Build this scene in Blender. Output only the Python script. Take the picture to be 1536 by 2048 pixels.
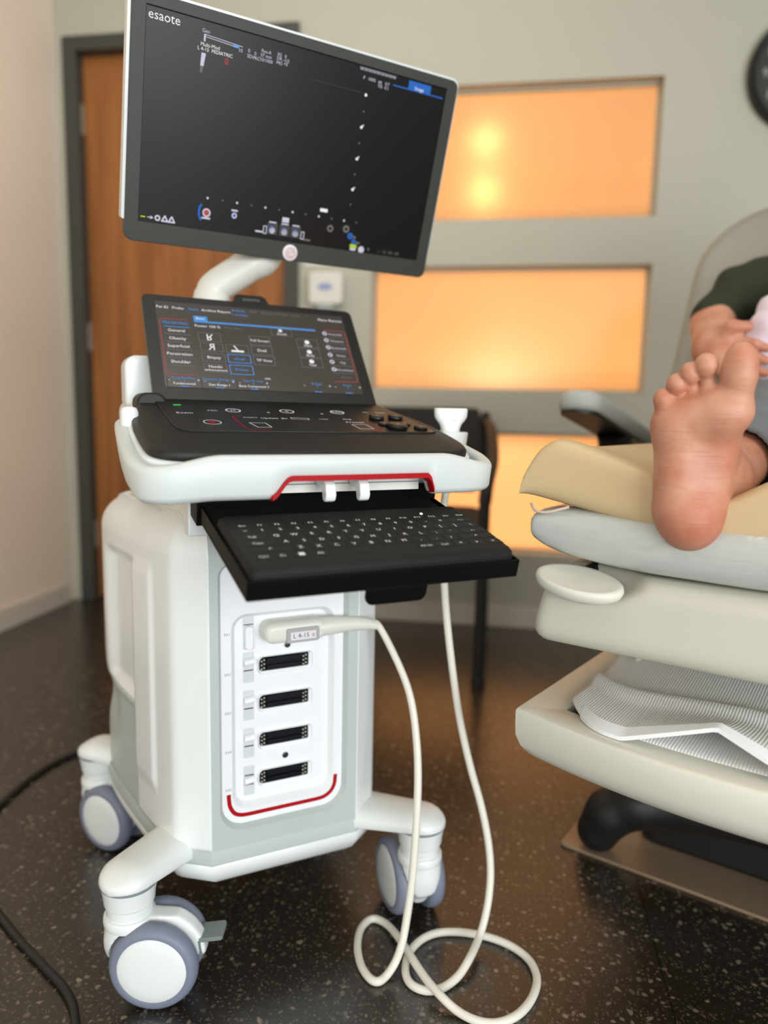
import bpy, bmesh, math, random
import numpy as np
from mathutils import Matrix, Vector

random.seed(7)
rng = np.random.default_rng(7)
for _o in list(bpy.data.objects):
    bpy.data.objects.remove(_o)
scene = bpy.context.scene
col = scene.collection
R = math.radians

# ------------------------------------------------------------------ camera
CAM_H, PITCH, ROLL, FPX = 0.80, R(7.8), R(1.14), 1480.0
cam_data = bpy.data.cameras.new('camera')
cam_data.sensor_fit = 'VERTICAL'
cam_data.sensor_height = 36.0
cam_data.sensor_width = 27.0
cam_data.lens = FPX / 2048.0 * 36.0
cam_data.clip_start = 0.02
cam_data.dof.use_dof = True
cam_data.dof.focus_distance = 0.93
cam_data.dof.aperture_fstop = 1.9
cam = bpy.data.objects.new('camera', cam_data)
col.objects.link(cam)
_r = Vector((1, 0, 0)); _u = Vector((0, math.sin(PITCH), math.cos(PITCH))); _f = Vector((0, math.cos(PITCH), -math.sin(PITCH)))
_x = _r * math.cos(ROLL) + _u * math.sin(ROLL)
_y = -_r * math.sin(ROLL) + _u * math.cos(ROLL)
_m = Matrix((_x, _y, -_f)).transposed().to_4x4()
_m.translation = (0, 0, CAM_H)
cam.matrix_world = _m
scene.camera = cam

# ------------------------------------------------------------------ view, world, large lights
scene.view_settings.view_transform = 'Standard'
scene.view_settings.look = 'None'
scene.view_settings.gamma = 1.0
scene.view_settings.use_curve_mapping = False
scene.view_settings.exposure = -0.14
world = bpy.data.worlds.new('world')
scene.world = world
world.use_nodes = True
world.node_tree.nodes['Background'].inputs[0].default_value = (0.80, 0.90, 1.0, 1)
world.node_tree.nodes['Background'].inputs[1].default_value = 0.36


def area_light(name, loc, target, sx, sy, power, color):
    ld = bpy.data.lights.new(name, 'AREA')
    ld.shape = 'RECTANGLE'; ld.size = sx; ld.size_y = sy
    ld.energy = power; ld.color = color
    o = bpy.data.objects.new(name, ld)
    col.objects.link(o)
    o.location = loc
    o.rotation_euler = (Vector(target) - Vector(loc)).to_track_quat('-Z', 'Y').to_euler()
    return o


# daylight from the big window of the wall behind the photographer
area_light('window_daylight', (1.8, -2.7, 1.10), (-0.4, 1.3, 0.60), 3.2, 1.9, 160, (0.95, 0.985, 1.0))
area_light('second_window_daylight', (-1.0, -2.9, 1.25), (0.1, 1.2, 0.65), 1.1, 1.3, 34, (0.95, 0.985, 1.0))
# ceiling fittings of the room
area_light('ceiling_lamp_light', (0.3, 0.55, 2.66), (0.3, 0.55, 0), 1.2, 0.6, 9, (1.0, 0.95, 0.86))
area_light('ceiling_lamp_light', (-0.3, 1.9, 2.66), (-0.3, 1.9, 0), 1.2, 0.6, 10, (1.0, 0.95, 0.86))

# ------------------------------------------------------------------ helpers
def lin(r, g, b):
    f = lambda c: (c / 255 / 12.92) if c <= 10 else (((c / 255) + 0.055) / 1.055) ** 2.4
    return (f(r), f(g), f(b), 1.0)


def mat(name, color, rough=0.45, metal=0.0, coat=0.0, noise=0.0, nscale=40.0, bump=0.0, bscale=200.0,
        emit=None, estr=0.0, spec=0.5, trans=0.0, sheen=0.0, sss=0.0):
    m = bpy.data.materials.new(name)
    m.use_nodes = True
    nt = m.node_tree
    p = nt.nodes['Principled BSDF']
    p.inputs['Base Color'].default_value = color
    p.inputs['Roughness'].default_value = rough
    p.inputs['Metallic'].default_value = metal
    p.inputs['Coat Weight'].default_value = coat
    p.inputs['Coat Roughness'].default_value = 0.08
    p.inputs['Specular IOR Level'].default_value = spec
    p.inputs['Transmission Weight'].default_value = trans
    p.inputs['Sheen Weight'].default_value = sheen
    if sss:
        p.inputs['Subsurface Weight'].default_value = sss
        p.inputs['Subsurface Radius'].default_value = (0.012, 0.005, 0.003)
        p.inputs['Subsurface Scale'].default_value = 1.0
    if emit is not None:
        p.inputs['Emission Color'].default_value = emit
        p.inputs['Emission Strength'].default_value = estr
    tc = None
    if noise or bump:
        tc = nt.nodes.new('ShaderNodeTexCoord')
    if noise:
        n = nt.nodes.new('ShaderNodeTexNoise')
        n.inputs['Scale'].default_value = nscale
        n.inputs['Detail'].default_value = 4
        nt.links.new(tc.outputs['Object'], n.inputs['Vector'])
        mx = nt.nodes.new('ShaderNodeMix'); mx.data_type = 'RGBA'
        lo = tuple(max(0, c * (1 - noise)) for c in color[:3]) + (1,)
        hi = tuple(min(1, c * (1 + noise)) for c in color[:3]) + (1,)
        mx.inputs['A'].default_value = lo; mx.inputs['B'].default_value = hi
        nt.links.new(n.outputs['Fac'], mx.inputs['Factor'])
        nt.links.new(mx.outputs['Result'], p.inputs['Base Color'])
    if bump:
        n = nt.nodes.new('ShaderNodeTexNoise')
        n.inputs['Scale'].default_value = bscale
        n.inputs['Detail'].default_value = 3
        nt.links.new(tc.outputs['Object'], n.inputs['Vector'])
        b = nt.nodes.new('ShaderNodeBump')
        b.inputs['Strength'].default_value = bump
        b.inputs['Distance'].default_value = 0.002
        nt.links.new(n.outputs['Fac'], b.inputs['Height'])
        nt.links.new(b.outputs['Normal'], p.inputs['Normal'])
    return m


def emis(name, color, s=1.0):
    m = bpy.data.materials.new(name)
    m.use_nodes = True
    nt = m.node_tree
    nt.nodes.remove(nt.nodes['Principled BSDF'])
    e = nt.nodes.new('ShaderNodeEmission')
    e.inputs[0].default_value = color; e.inputs[1].default_value = s
    nt.links.new(e.outputs[0], nt.nodes['Material Output'].inputs[0])
    return m


def v3(p):
    return np.array(p, float)


def bez(pts, n=12, closed=False):
    """Catmull-Rom through the points."""
    P = [v3(p) for p in pts]
    N = len(P); out = []
    rngi = range(N if closed else N - 1)
    for i in rngi:
        if closed:
            p0, p1, p2, p3 = P[(i - 1) % N], P[i], P[(i + 1) % N], P[(i + 2) % N]
        else:
            p1, p2 = P[i], P[i + 1]
            p0 = P[i - 1] if i > 0 else 2 * p1 - p2
            p3 = P[i + 2] if i + 2 < N else 2 * p2 - p1
        for k in range(n):
            t = k / n
            out.append(0.5 * (2 * p1 + (p2 - p0) * t + (2 * p0 - 5 * p1 + 4 * p2 - p3) * t * t + (3 * p1 - p0 - 3 * p2 + p3) * t ** 3))
    if not closed:
        out.append(P[-1])
    return out


def rrect(x0, x1, y0, y1, r, n=6):
    """Rounded rectangle, counter-clockwise, r may be one radius or four (bl, br, tr, tl)."""
    rs = (r,) * 4 if not isinstance(r, (tuple, list)) else r
    out = []
    for (cx, cy, a0, q) in ((x0, y0, 180, rs[0]), (x1, y0, 270, rs[1]), (x1, y1, 0, rs[2]), (x0, y1, 90, rs[3])):
        sx = 1 if cx == x0 else -1; sy = 1 if cy == y0 else -1
        for k in range(n + 1):
            a = R(a0 + 90 * k / n)
            out.append((cx + sx * q + q * math.cos(a), cy + sy * q + q * math.sin(a)))
    return out


class G:
    def __init__(s):
        s.v = []; s.f = []; s.m = []

    def add(s, vs, fs, mi=0, M=None):
        b = len(s.v)
        for p in vs:
            if M is not None:
                p = M @ Vector(p)
            s.v.append((float(p[0]), float(p[1]), float(p[2])))
        for f in fs:
            s.f.append([b + i for i in f]); s.m.append(mi)
        return s

    def box(s, x0, x1, y0, y1, z0, z1, mi=0, M=None):
        vs = [(x, y, z) for z in (z0, z1) for y in (y0, y1) for x in (x0, x1)]
        fs = [(0, 2, 3, 1), (4, 5, 7, 6), (0, 1, 5, 4), (2, 6, 7, 3), (0, 4, 6, 2), (1, 3, 7, 5)]
        return s.add(vs, fs, mi, M)

    def loft(s, rings, mi=0, caps=True, closed=True, loop=False, M=None):
        n = len(rings[0]); vs = [p for r in rings for p in r]; fs = []
        nr = len(rings)
        for i in range(nr if loop else nr - 1):
            j = (i + 1) % nr
            for k in range(n if closed else n - 1):
                l = (k + 1) % n
                fs.append((i * n + k, i * n + l, j * n + l, j * n + k))
        if caps and not loop and closed:
            fs.append(tuple(range(n))[::-1]); fs.append(tuple((nr - 1) * n + k for k in range(n)))
        return s.add(vs, fs, mi, M)

    def prism(s, poly, mapf, a, b, mi=0, M=None):
        """poly 2D extruded between a and b; mapf(x, y, h) -> 3D"""
        return s.loft([[mapf(x, y, a) for x, y in poly], [mapf(x, y, b) for x, y in poly]], mi, M=M)

    def ringplate(s, outer, inner, mapf, a, b, mi=0, M=None):
        A = [mapf(x, y, a) for x, y in outer]; B = [mapf(x, y, a) for x, y in inner]
        Cc = [mapf(x, y, b) for x, y in inner]; D = [mapf(x, y, b) for x, y in outer]
        return s.loft([A, B, Cc, D], mi, caps=False, loop=True, M=M)

    def tube(s, pts, r, n=10, mi=0, caps=True, M=None, flat=1.0):
        P = [v3(p) for p in pts]; rings = []
        t = P[1] - P[0]; t /= np.linalg.norm(t)
        a = np.array([0, 0, 1.0]) if abs(t[2]) < 0.9 else np.array([1.0, 0, 0])
        nrm = np.cross(t, a); nrm /= np.linalg.norm(nrm)
        for i, p in enumerate(P):
            q = P[min(i + 1, len(P) - 1)] - P[max(i - 1, 0)]
            q /= (np.linalg.norm(q) + 1e-12)
            nrm = nrm - q * (nrm @ q); nrm /= np.linalg.norm(nrm)
            bn = np.cross(q, nrm)
            rr = r[i] if isinstance(r, (list, tuple, np.ndarray)) else r
            rings.append([p + rr * (math.cos(2 * math.pi * k / n) * nrm + flat * math.sin(2 * math.pi * k / n) * bn) for k in range(n)])
        return s.loft(rings, mi, caps, M=M)

    def lathe(s, prof, n=32, mi=0, M=None, caps=True):
        rings = [[(r * math.cos(2 * math.pi * k / n), r * math.sin(2 * math.pi * k / n), h) for k in range(n)] for r, h in prof]
        return s.loft(rings, mi, caps, M=M)

    def quad(s, a, b, c, d, mi=0, M=None):
        return s.add([a, b, c, d], [(0, 1, 2, 3)], mi, M)


_tc = {}


def text_geo(body, size):
    key = (body, size)
    if key in _tc:
        return _tc[key]
    cu = bpy.data.curves.new('t', 'FONT')
    cu.body = body; cu.size = size; cu.align_x = 'CENTER'; cu.align_y = 'CENTER'; cu.resolution_u = 2
    o = bpy.data.objects.new('t', cu)
    me = bpy.data.meshes.new_from_object(o)
    res = ([tuple(v.co) for v in me.vertices], [tuple(p.vertices) for p in me.polygons])
    bpy.data.objects.remove(o); bpy.data.curves.remove(cu); bpy.data.meshes.remove(me)
    _tc[key] = res
    return res


def frame(o, x, y, z):
    m = Matrix((Vector(x), Vector(y), Vector(z))).transposed().to_4x4()
    m.translation = Vector(o)
    return m


STUFF = {'screen_layout', 'touch_layout', 'panel_print', 'guide_pins', 'numerals', 'key_legends', 'port_numbers', 'head_print', 'sticker_print', 'brand_print', 'emblem', 'contact_block'}


def mk(name, g, mats, parent=None, M=None, bevel=0.0, seg=2, ang=35, sub=0, solid=0.0, recalc=True):
    me = bpy.data.meshes.new(name)
    me.from_pydata(g.v, [], g.f)
    if not isinstance(mats, (list, tuple)):
        mats = [mats]
    for m in mats:
        me.materials.append(m)
    me.polygons.foreach_set('material_index', g.m)
    if recalc:
        bm = bmesh.new(); bm.from_mesh(me)
        bmesh.ops.recalc_face_normals(bm, faces=bm.faces[:])
        bm.to_mesh(me); bm.free()
    me.polygons.foreach_set('use_smooth', [True] * len(me.polygons))
    me.set_sharp_from_angle(angle=R(ang))
    me.update()
    o = bpy.data.objects.new(name, me)
    col.objects.link(o)
    if parent is not None:
        o.parent = parent
    if M is not None:
        o.matrix_basis = M
    if name in STUFF:
        o['kind'] = 'stuff'
    if solid:
        md = o.modifiers.new('solid', 'SOLIDIFY'); md.thickness = solid; md.offset = -1
    if bevel:
        md = o.modifiers.new('bevel', 'BEVEL'); md.width = bevel; md.segments = seg
        md.limit_method = 'ANGLE'; md.angle_limit = R(32); md.harden_normals = True
    if sub:
        md = o.modifiers.new('sub', 'SUBSURF'); md.levels = sub; md.render_levels = sub
    return o


def share(src, name, parent, M):
    o = bpy.data.objects.new(name, src.data)
    col.objects.link(o)
    o.parent = parent
    o.matrix_basis = M
    for md in src.modifiers:
        n = o.modifiers.new(md.name, md.type)
        if md.type == 'BEVEL':
            n.width = md.width; n.segments = md.segments; n.limit_method = 'ANGLE'; n.angle_limit = md.angle_limit; n.harden_normals = True
    return o


def thing(name, label, cat, M=None, group=None):
    o = bpy.data.objects.new(name, None)
    o.empty_display_size = 0.05
    col.objects.link(o)
    if M is not None:
        o.matrix_world = M
    return tag(o, label, cat, group)


def tag(o, label, cat, group=None):
    o['label'] = label; o['category'] = cat
    if group:
        o['group'] = group
    return o


def structure(o):
    o['kind'] = 'structure'
    return o


# signed-distance modelling for soft shapes -------------------------------------------------
def surface_nets(fn, lo, hi, h):
    lo = np.array(lo, float); hi = np.array(hi, float)
    n = np.ceil((hi - lo) / h).astype(int) + 1
    ax = [lo[i] + h * np.arange(n[i]) for i in range(3)]
    X, Y, Z = np.meshgrid(*ax, indexing='ij')
    D = fn(X, Y, Z)
    ins = D < 0
    c = n - 1
    acc = np.zeros((c[0], c[1], c[2], 3)); cnt = np.zeros((c[0], c[1], c[2]))
    off = [(i, j, k) for i in (0, 1) for j in (0, 1) for k in (0, 1)]
    sl = lambda o: tuple(slice(o[i], o[i] + c[i]) for i in range(3))
    for a in off:
        for d in range(3):
            if a[d] == 0:
                b = list(a); b[d] = 1
                Da, Db = D[sl(a)], D[sl(b)]
                cr = (Da < 0) != (Db < 0)
                t = np.where(cr, Da / np.where(cr, Da - Db, 1), 0)
                for e in range(3):
                    acc[..., e] += np.where(cr, a[e] + (t if e == d else 0), 0)
                cnt += cr
    act = cnt > 0
    idx = -np.ones(cnt.shape, int); idx[act] = np.arange(act.sum())
    cell = np.argwhere(act)
    V = lo + h * (cell + acc[act] / cnt[act][:, None])
    F = []
    for d in range(3):
        e1, e2 = [(1, 2), (2, 0), (0, 1)][d]
        a = [slice(None)] * 3; b = [slice(None)] * 3
        a[d] = slice(0, n[d] - 1); b[d] = slice(1, n[d])
        A, B = ins[tuple(a)], ins[tuple(b)]
        loc = np.argwhere(A != B)
        ok = (loc[:, e1] > 0) & (loc[:, e2] > 0) & (loc[:, e1] < c[e1]) & (loc[:, e2] < c[e2])
        loc = loc[ok]
        q = []
        for o1, o2 in ((-1, -1), (0, -1), (0, 0), (-1, 0)):
            l = loc.copy(); l[:, e1] += o1; l[:, e2] += o2
            q.append(idx[l[:, 0], l[:, 1], l[:, 2]])
        q = np.stack(q, 1)
        fl = ~A[loc[:, 0], loc[:, 1], loc[:, 2]]
        q[fl] = q[fl][:, ::-1]
        F.append(q)
    F = np.concatenate(F)
    return V, F[(F >= 0).all(1)]


def smin(a, b, k):
    h = np.clip(0.5 + 0.5 * (b - a) / k, 0, 1)
    return b * (1 - h) + a * h - k * h * (1 - h)


def smax(a, b, k):
    return -smin(-a, -b, k)


def sd_ell(X, Y, Z, c, r, rot=None):
    x, y, z = X - c[0], Y - c[1], Z - c[2]
    if rot is not None:
        q = rot  # 3x3, rows are the local axes
        x, y, z = (q[0][0] * x + q[0][1] * y + q[0][2] * z, q[1][0] * x + q[1][1] * y + q[1][2] * z, q[2][0] * x + q[2][1] * y + q[2][2] * z)
    k0 = np.sqrt((x / r[0]) ** 2 + (y / r[1]) ** 2 + (z / r[2]) ** 2)
    k1 = np.sqrt((x / r[0] ** 2) ** 2 + (y / r[1] ** 2) ** 2 + (z / r[2] ** 2) ** 2) + 1e-9
    return k0 * (k0 - 1) / k1


def sd_cap(X, Y, Z, a, b, ra, rb):
    a = np.array(a, float); b = np.array(b, float); d = b - a
    t = np.clip(((X - a[0]) * d[0] + (Y - a[1]) * d[1] + (Z - a[2]) * d[2]) / (d @ d + 1e-12), 0, 1)
    return np.sqrt((X - a[0] - t * d[0]) ** 2 + (Y - a[1] - t * d[1]) ** 2 + (Z - a[2] - t * d[2]) ** 2) - (ra + (rb - ra) * t)


def sd_box(X, Y, Z, c, b, r):
    x, y, z = np.abs(X - c[0]) - b[0] + r, np.abs(Y - c[1]) - b[1] + r, np.abs(Z - c[2]) - b[2] + r
    return np.sqrt(np.maximum(x, 0) ** 2 + np.maximum(y, 0) ** 2 + np.maximum(z, 0) ** 2) + np.minimum(np.maximum(x, np.maximum(y, z)), 0) - r


def nets(g, fn, lo, hi, h, mi=0, M=None):
    V, F = surface_nets(fn, lo, hi, h)
    return g.add(V.tolist(), F.tolist(), mi, M)

# ------------------------------------------------------------------ materials
M_WHITE = mat('white_plastic', lin(232, 236, 234), 0.28, coat=0.25, noise=0.015, nscale=8)
M_HANDLE = mat('cool_white_handle', lin(208, 214, 211), 0.36, noise=0.015, nscale=8)
M_SLOTG = mat('slot_white_plastic', lin(208, 212, 213), 0.45)
M_WHITE2 = mat('warm_white_plastic', lin(226, 224, 214), 0.36, noise=0.02, nscale=10)
M_GREY = mat('pale_grey_plastic', lin(186, 194, 190), 0.38, noise=0.02, nscale=12)
M_PORTW = mat('port_white_plastic', lin(236, 238, 240), 0.35, noise=0.01, nscale=12)
M_BLACK = mat('black_soft_plastic', lin(30, 29, 26), 0.5, spec=0.35, bump=0.08, bscale=900)
M_BLACKG = mat('black_satin_plastic', lin(24, 23, 20), 0.34, spec=0.4)
M_DEEP = mat('deep_black_metal', lin(5, 5, 4), 0.5, spec=0.12)
M_BEZEL = mat('charcoal_bezel', lin(50, 52, 46), 0.5, bump=0.05, bscale=900)
M_RED = mat('red_trim', lin(168, 0, 14), 0.5, spec=0.2)
M_TIRE = mat('blue_grey_rubber', lin(122, 128, 146), 0.5, noise=0.03, nscale=20)
M_PEDAL = mat('grey_green_pedal', lin(122, 132, 130), 0.45, noise=0.05, nscale=60)
M_CABLE = mat('cream_cable', lin(232, 228, 214), 0.4)
M_PLUG = mat('plug_cream_plastic', lin(222, 222, 212), 0.34)
M_LABELG = mat('label_grey', lin(168, 168, 168), 0.5)
M_LABELW = mat('label_white', lin(226, 222, 226), 0.5)
M_INK = mat('navy_ink', lin(40, 42, 80), 0.6)
M_INKR = mat('red_ink', lin(196, 110, 100), 0.6)
M_INKG = mat('grey_ink', lin(130, 138, 142), 0.6)
M_METAL = mat('nickel', lin(190, 184, 172), 0.3, metal=1.0, noise=0.2, nscale=400)
M_SCREW = mat('dark_steel', lin(90, 86, 80), 0.35, metal=1.0)
M_SLOT = mat('connector_black', lin(7, 8, 14), 0.35, spec=0.18)
M_PRINT = mat('white_print', lin(235, 235, 232), 0.6)
M_KEYTOP = mat('keyboard_silicone', lin(24, 25, 23), 0.6, spec=0.22, bump=0.05, bscale=1200)
M_BLKCABLE = mat('black_rubber_cable', lin(24, 23, 21), 0.5)
E_WHITE = emis('screen_white', (1, 1, 1, 1), 1.0)
E_GREY = emis('screen_grey', (0.33, 0.32, 0.30, 1), 0.6)
E_DIM = emis('screen_dim', (0.16, 0.15, 0.15, 1), 0.6)
E_BLUE = emis('screen_blue', lin(96, 168, 240), 0.9)
E_BLUE2 = emis('screen_royal_blue', lin(60, 120, 210), 0.9)
E_RED = emis('screen_red', lin(196, 92, 92), 0.9)
E_YEL = emis('screen_lime', lin(200, 230, 40), 0.9)
E_LAV = emis('screen_lavender', lin(222, 218, 236), 0.95)
E_GREEN = emis('led_green', lin(60, 230, 110), 1.0)
M_SCREEN = mat('lcd_black_glass', lin(13, 13, 12), 0.30, spec=0.28, emit=lin(28, 22, 20), estr=0.4)
M_TOUCH = mat('touch_glass', lin(10, 10, 10), 0.22, spec=0.5, emit=lin(72, 64, 58), estr=0.85)
M_SKIN = None

M_WALL = mat('painted_wall', lin(186, 183, 167), 0.75, noise=0.02, nscale=2.0, bump=0.05, bscale=250)
M_WALLL = mat('painted_side_wall', lin(240, 223, 203), 0.75, noise=0.02, nscale=2.0, bump=0.05, bscale=250)
M_CEIL = mat('ceiling_white', lin(225, 222, 214), 0.9, noise=0.02, nscale=3.0)
M_BASEB = mat('baseboard_cream', lin(208, 200, 186), 0.55, noise=0.03, nscale=4)
M_DFRAME = mat('door_frame_grey', lin(66, 66, 60), 0.5, noise=0.03, nscale=10)
M_HINGE = mat('satin_nickel_hinge', lin(176, 170, 158), 0.35, metal=0.8)
M_CHBLK = mat('chair_black', lin(24, 22, 20), 0.55)
M_CHFAB = mat('chair_dark_fabric', lin(34, 31, 29), 0.8, noise=0.1, nscale=200)


def floor_material():
    m = bpy.data.materials.new('speckled_dark_floor')
    m.use_nodes = True
    nt = m.node_tree; p = nt.nodes['Principled BSDF']
    tc = nt.nodes.new('ShaderNodeTexCoord')
    wn = nt.nodes.new('ShaderNodeTexNoise'); wn.inputs['Scale'].default_value = 60; wn.inputs['Detail'].default_value = 2
    nt.links.new(tc.outputs['Object'], wn.inputs['Vector'])
    va = nt.nodes.new('ShaderNodeVectorMath'); va.operation = 'MULTIPLY_ADD'
    va.inputs[1].default_value = (0.014, 0.014, 0.0)
    nt.links.new(wn.outputs['Color'], va.inputs[0]); nt.links.new(tc.outputs['Object'], va.inputs[2])
    base = nt.nodes.new('ShaderNodeTexNoise'); base.inputs['Scale'].default_value = 9; base.inputs['Detail'].default_value = 6
    nt.links.new(tc.outputs['Object'], base.inputs['Vector'])
    mixb = nt.nodes.new('ShaderNodeMix'); mixb.data_type = 'RGBA'
    mixb.inputs['A'].default_value = lin(30, 24, 17); mixb.inputs['B'].default_value = lin(41, 33, 25)
    nt.links.new(base.outputs['Fac'], mixb.inputs['Factor'])
    last = mixb.outputs['Result']
    for sc, thr, keep, colr in ((80, 0.34, 0.45, lin(128, 117, 99)), (150, 0.36, 0.40, lin(96, 87, 73)), (52, 0.22, 0.74, lin(146, 133, 113)), (230, 0.36, 0.40, lin(92, 84, 72))):
        vo = nt.nodes.new('ShaderNodeTexVoronoi'); vo.feature = 'F1'; vo.inputs['Scale'].default_value = sc
        nt.links.new(va.outputs[0], vo.inputs['Vector'])
        lt = nt.nodes.new('ShaderNodeMapRange'); lt.inputs['From Min'].default_value = thr; lt.inputs['From Max'].default_value = thr - 0.10
        nt.links.new(vo.outputs['Distance'], lt.inputs['Value'])
        sp = nt.nodes.new('ShaderNodeSeparateColor'); nt.links.new(vo.outputs['Color'], sp.inputs[0])
        kp = nt.nodes.new('ShaderNodeMapRange'); kp.inputs['From Min'].default_value = keep; kp.inputs['From Max'].default_value = 1.0
        nt.links.new(sp.outputs[0], kp.inputs['Value'])
        mu = nt.nodes.new('ShaderNodeMath'); mu.operation = 'MULTIPLY'
        nt.links.new(lt.outputs[0], mu.inputs[0]); nt.links.new(kp.outputs[0], mu.inputs[1])
        mx = nt.nodes.new('ShaderNodeMix'); mx.data_type = 'RGBA'
        nt.links.new(mu.outputs[0], mx.inputs['Factor']); nt.links.new(last, mx.inputs['A'])
        mx.inputs['B'].default_value = colr
        last = mx.outputs['Result']
    nt.links.new(last, p.inputs['Base Color'])
    p.inputs['Roughness'].default_value = 0.27
    p.inputs['Specular IOR Level'].default_value = 1.0
    bp = nt.nodes.new('ShaderNodeBump'); bp.inputs['Strength'].default_value = 0.12; bp.inputs['Distance'].default_value = 0.002
    nt.links.new(wn.outputs['Fac'], bp.inputs['Height']); nt.links.new(bp.outputs['Normal'], p.inputs['Normal'])
    return m


def wood_material():
    m = bpy.data.materials.new('door_wood_veneer')
    m.use_nodes = True
    nt = m.node_tree; p = nt.nodes['Principled BSDF']
    tc = nt.nodes.new('ShaderNodeTexCoord')
    mp = nt.nodes.new('ShaderNodeMapping'); mp.inputs['Scale'].default_value = (14, 14, 1.1)
    nt.links.new(tc.outputs['Object'], mp.inputs['Vector'])
    n = nt.nodes.new('ShaderNodeTexNoise'); n.inputs['Scale'].default_value = 1.3; n.inputs['Detail'].default_value = 6; n.inputs['Distortion'].default_value = 0.6
    nt.links.new(mp.outputs[0], n.inputs['Vector'])
    cr = nt.nodes.new('ShaderNodeValToRGB')
    cr.color_ramp.elements[0].color = lin(128, 74, 30); cr.color_ramp.elements[0].position = 0.25
    cr.color_ramp.elements[1].color = lin(176, 112, 56); cr.color_ramp.elements[1].position = 0.75
    nt.links.new(n.outputs['Fac'], cr.inputs[0]); nt.links.new(cr.outputs[0], p.inputs['Base Color'])
    p.inputs['Roughness'].default_value = 0.42
    return m


def pane_material():
    m = bpy.data.materials.new('frosted_pane')
    m.use_nodes = True
    nt = m.node_tree
    nt.nodes.remove(nt.nodes['Principled BSDF'])
    tr = nt.nodes.new('ShaderNodeBsdfTranslucent'); tr.inputs[0].default_value = (0.92, 0.90, 0.86, 1)
    gl = nt.nodes.new('ShaderNodeBsdfGlossy'); gl.inputs['Roughness'].default_value = 0.25
    mx = nt.nodes.new('ShaderNodeMixShader'); mx.inputs[0].default_value = 0.04
    nt.links.new(tr.outputs[0], mx.inputs[1]); nt.links.new(gl.outputs[0], mx.inputs[2])
    nt.links.new(mx.outputs[0], nt.nodes['Material Output'].inputs[0])
    return m


M_FLOOR = floor_material()
M_WOOD = wood_material()
M_PANE = pane_material()

# ------------------------------------------------------------------ room shell
WA = R(9.03)
MW = frame((0, 2.795, 0), (math.cos(WA), -math.sin(WA), 0), (math.sin(WA), math.cos(WA), 0), (0, 0, 1))

# floor: sheet flooring in wide strips, one welded joint shows
_d = Vector((0.0267, 0.1625, 0)).normalized()
MF = frame((0.4512, 1.1826, 0), (_d.y, -_d.x, 0), (_d.x, _d.y, 0), (0, 0, 1))
g = G(); g.box(-6, 6, -6, 6, -0.06, -0.004)
floor = structure(mk('floor', g, mat('floor_screed', lin(30, 27, 23), 0.8), M=MF))
for i in range(-3, 3):
    g = G(); g.box(i * 1.83 + 0.0006, (i + 1) * 1.83 - 0.0006, -6, 6, -0.004, 0)
    mk('floor_sheet', g, M_FLOOR, floor)

g = G()
for (a, b, c, d) in ((-1.40, -1.25, 0, 2.75), (-1.25, -0.343, 2.157, 2.75), (-0.343, -0.062, 0, 2.75), (-0.062, 0.922, 0, 0.28), (-0.062, 0.922, 0.73, 0.877),
                     (-0.062, 0.922, 1.321, 1.478), (-0.062, 0.922, 1.929, 2.75), (0.922, 4.2, 0, 2.75)):
    g.box(a, b, 0, 0.13, c, d)
structure(mk('wall_back', g, M_WALL, M=MW))
g = G(); g.box(-1.42, -1.295, -6.5, -0.0005, 0, 2.75)
structure(mk('wall_left', g, M_WALLL, M=MW))
g = G(); g.box(-1.45, 4.3, -6.5, 2.4, 2.75, 2.85)
structure(mk('ceiling', g, M_CEIL, M=MW))
g = G(); g.box(-1.45, 4.3, 1.9, 2.0, 0, 2.75)
structure(mk('wall_light_block', g, M_CEIL, M=MW))  # unseen wall, added to keep bluish world light off the panes
g = G(); g.box(-1.295, -1.281, -6.5, -0.06, 0, 0.072); g.box(-1.295, -1.284, -6.5, -0.06, 0.072, 0.078)
structure(mk('baseboard_left', g, M_BASEB, M=MW, bevel=0.002))
g = G(); g.box(-0.337, 4.2, -0.013, 0, 0, 0.072); g.box(-0.337, 4.2, -0.010, 0, 0.072, 0.078)
structure(mk('baseboard_back', g, M_BASEB, M=MW, bevel=0.002))

for i, (z0, z1) in enumerate(((1.478, 1.929), (0.877, 1.321), (0.28, 0.73))):
    g = G()
    mf = lambda x, y, h: (x, h, y)
    g.ringplate(rrect(-0.062, 0.922, z0, z1, 0.001, 1), rrect(-0.052, 0.912, z0 + 0.010, z1 - 0.010, 0.001, 1), mf, 0.050, 0.075)
    w = structure(mk('window_%d' % (i + 1), g, M_WALL, M=MW))
    g = G(); g.box(-0.0525, 0.9125, 0.060, 0.066, z0 + 0.0095, z1 - 0.0095)
    mk('pane', g, M_PANE, w)

# warm lamps of the lit room beyond the frosted panes, plus two added pane fills
def wp(x, y, z):
    return MW @ Vector((x, y, z))


def point_light(name, loc, power, color, rad):
    ld = bpy.data.lights.new(name, 'POINT'); ld.energy = power; ld.color = color; ld.shadow_soft_size = rad
    o = bpy.data.objects.new(name, ld); col.objects.link(o); o.location = loc
    return o


WARM = (1.0, 0.395, 0.086)
area_light('corridor_lamp_light', wp(0.43, 1.25, 1.15), wp(0.43, 0, 1.1), 1.6, 2.0, 31, WARM)
area_light('pane_fill_light', wp(0.45, 0.75, 0.10), wp(0.43, 0.06, 0.75), 0.9, 0.3, 6, (1.0, 0.46, 0.18))  # added area light, brightens the lower pane from behind
point_light('low_pane_fill', wp(0.40, 0.24, 0.83), 1.5, (1.0, 0.66, 0.36), 0.06)  # added point light, lightens middle pane's bottom and lower pane's top
for zz in (1.761, 1.592):
    point_light('sconce_bulb_light', wp(0.333, 0.118, zz), 0.26, (1.0, 0.62, 0.22), 0.015)

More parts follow.
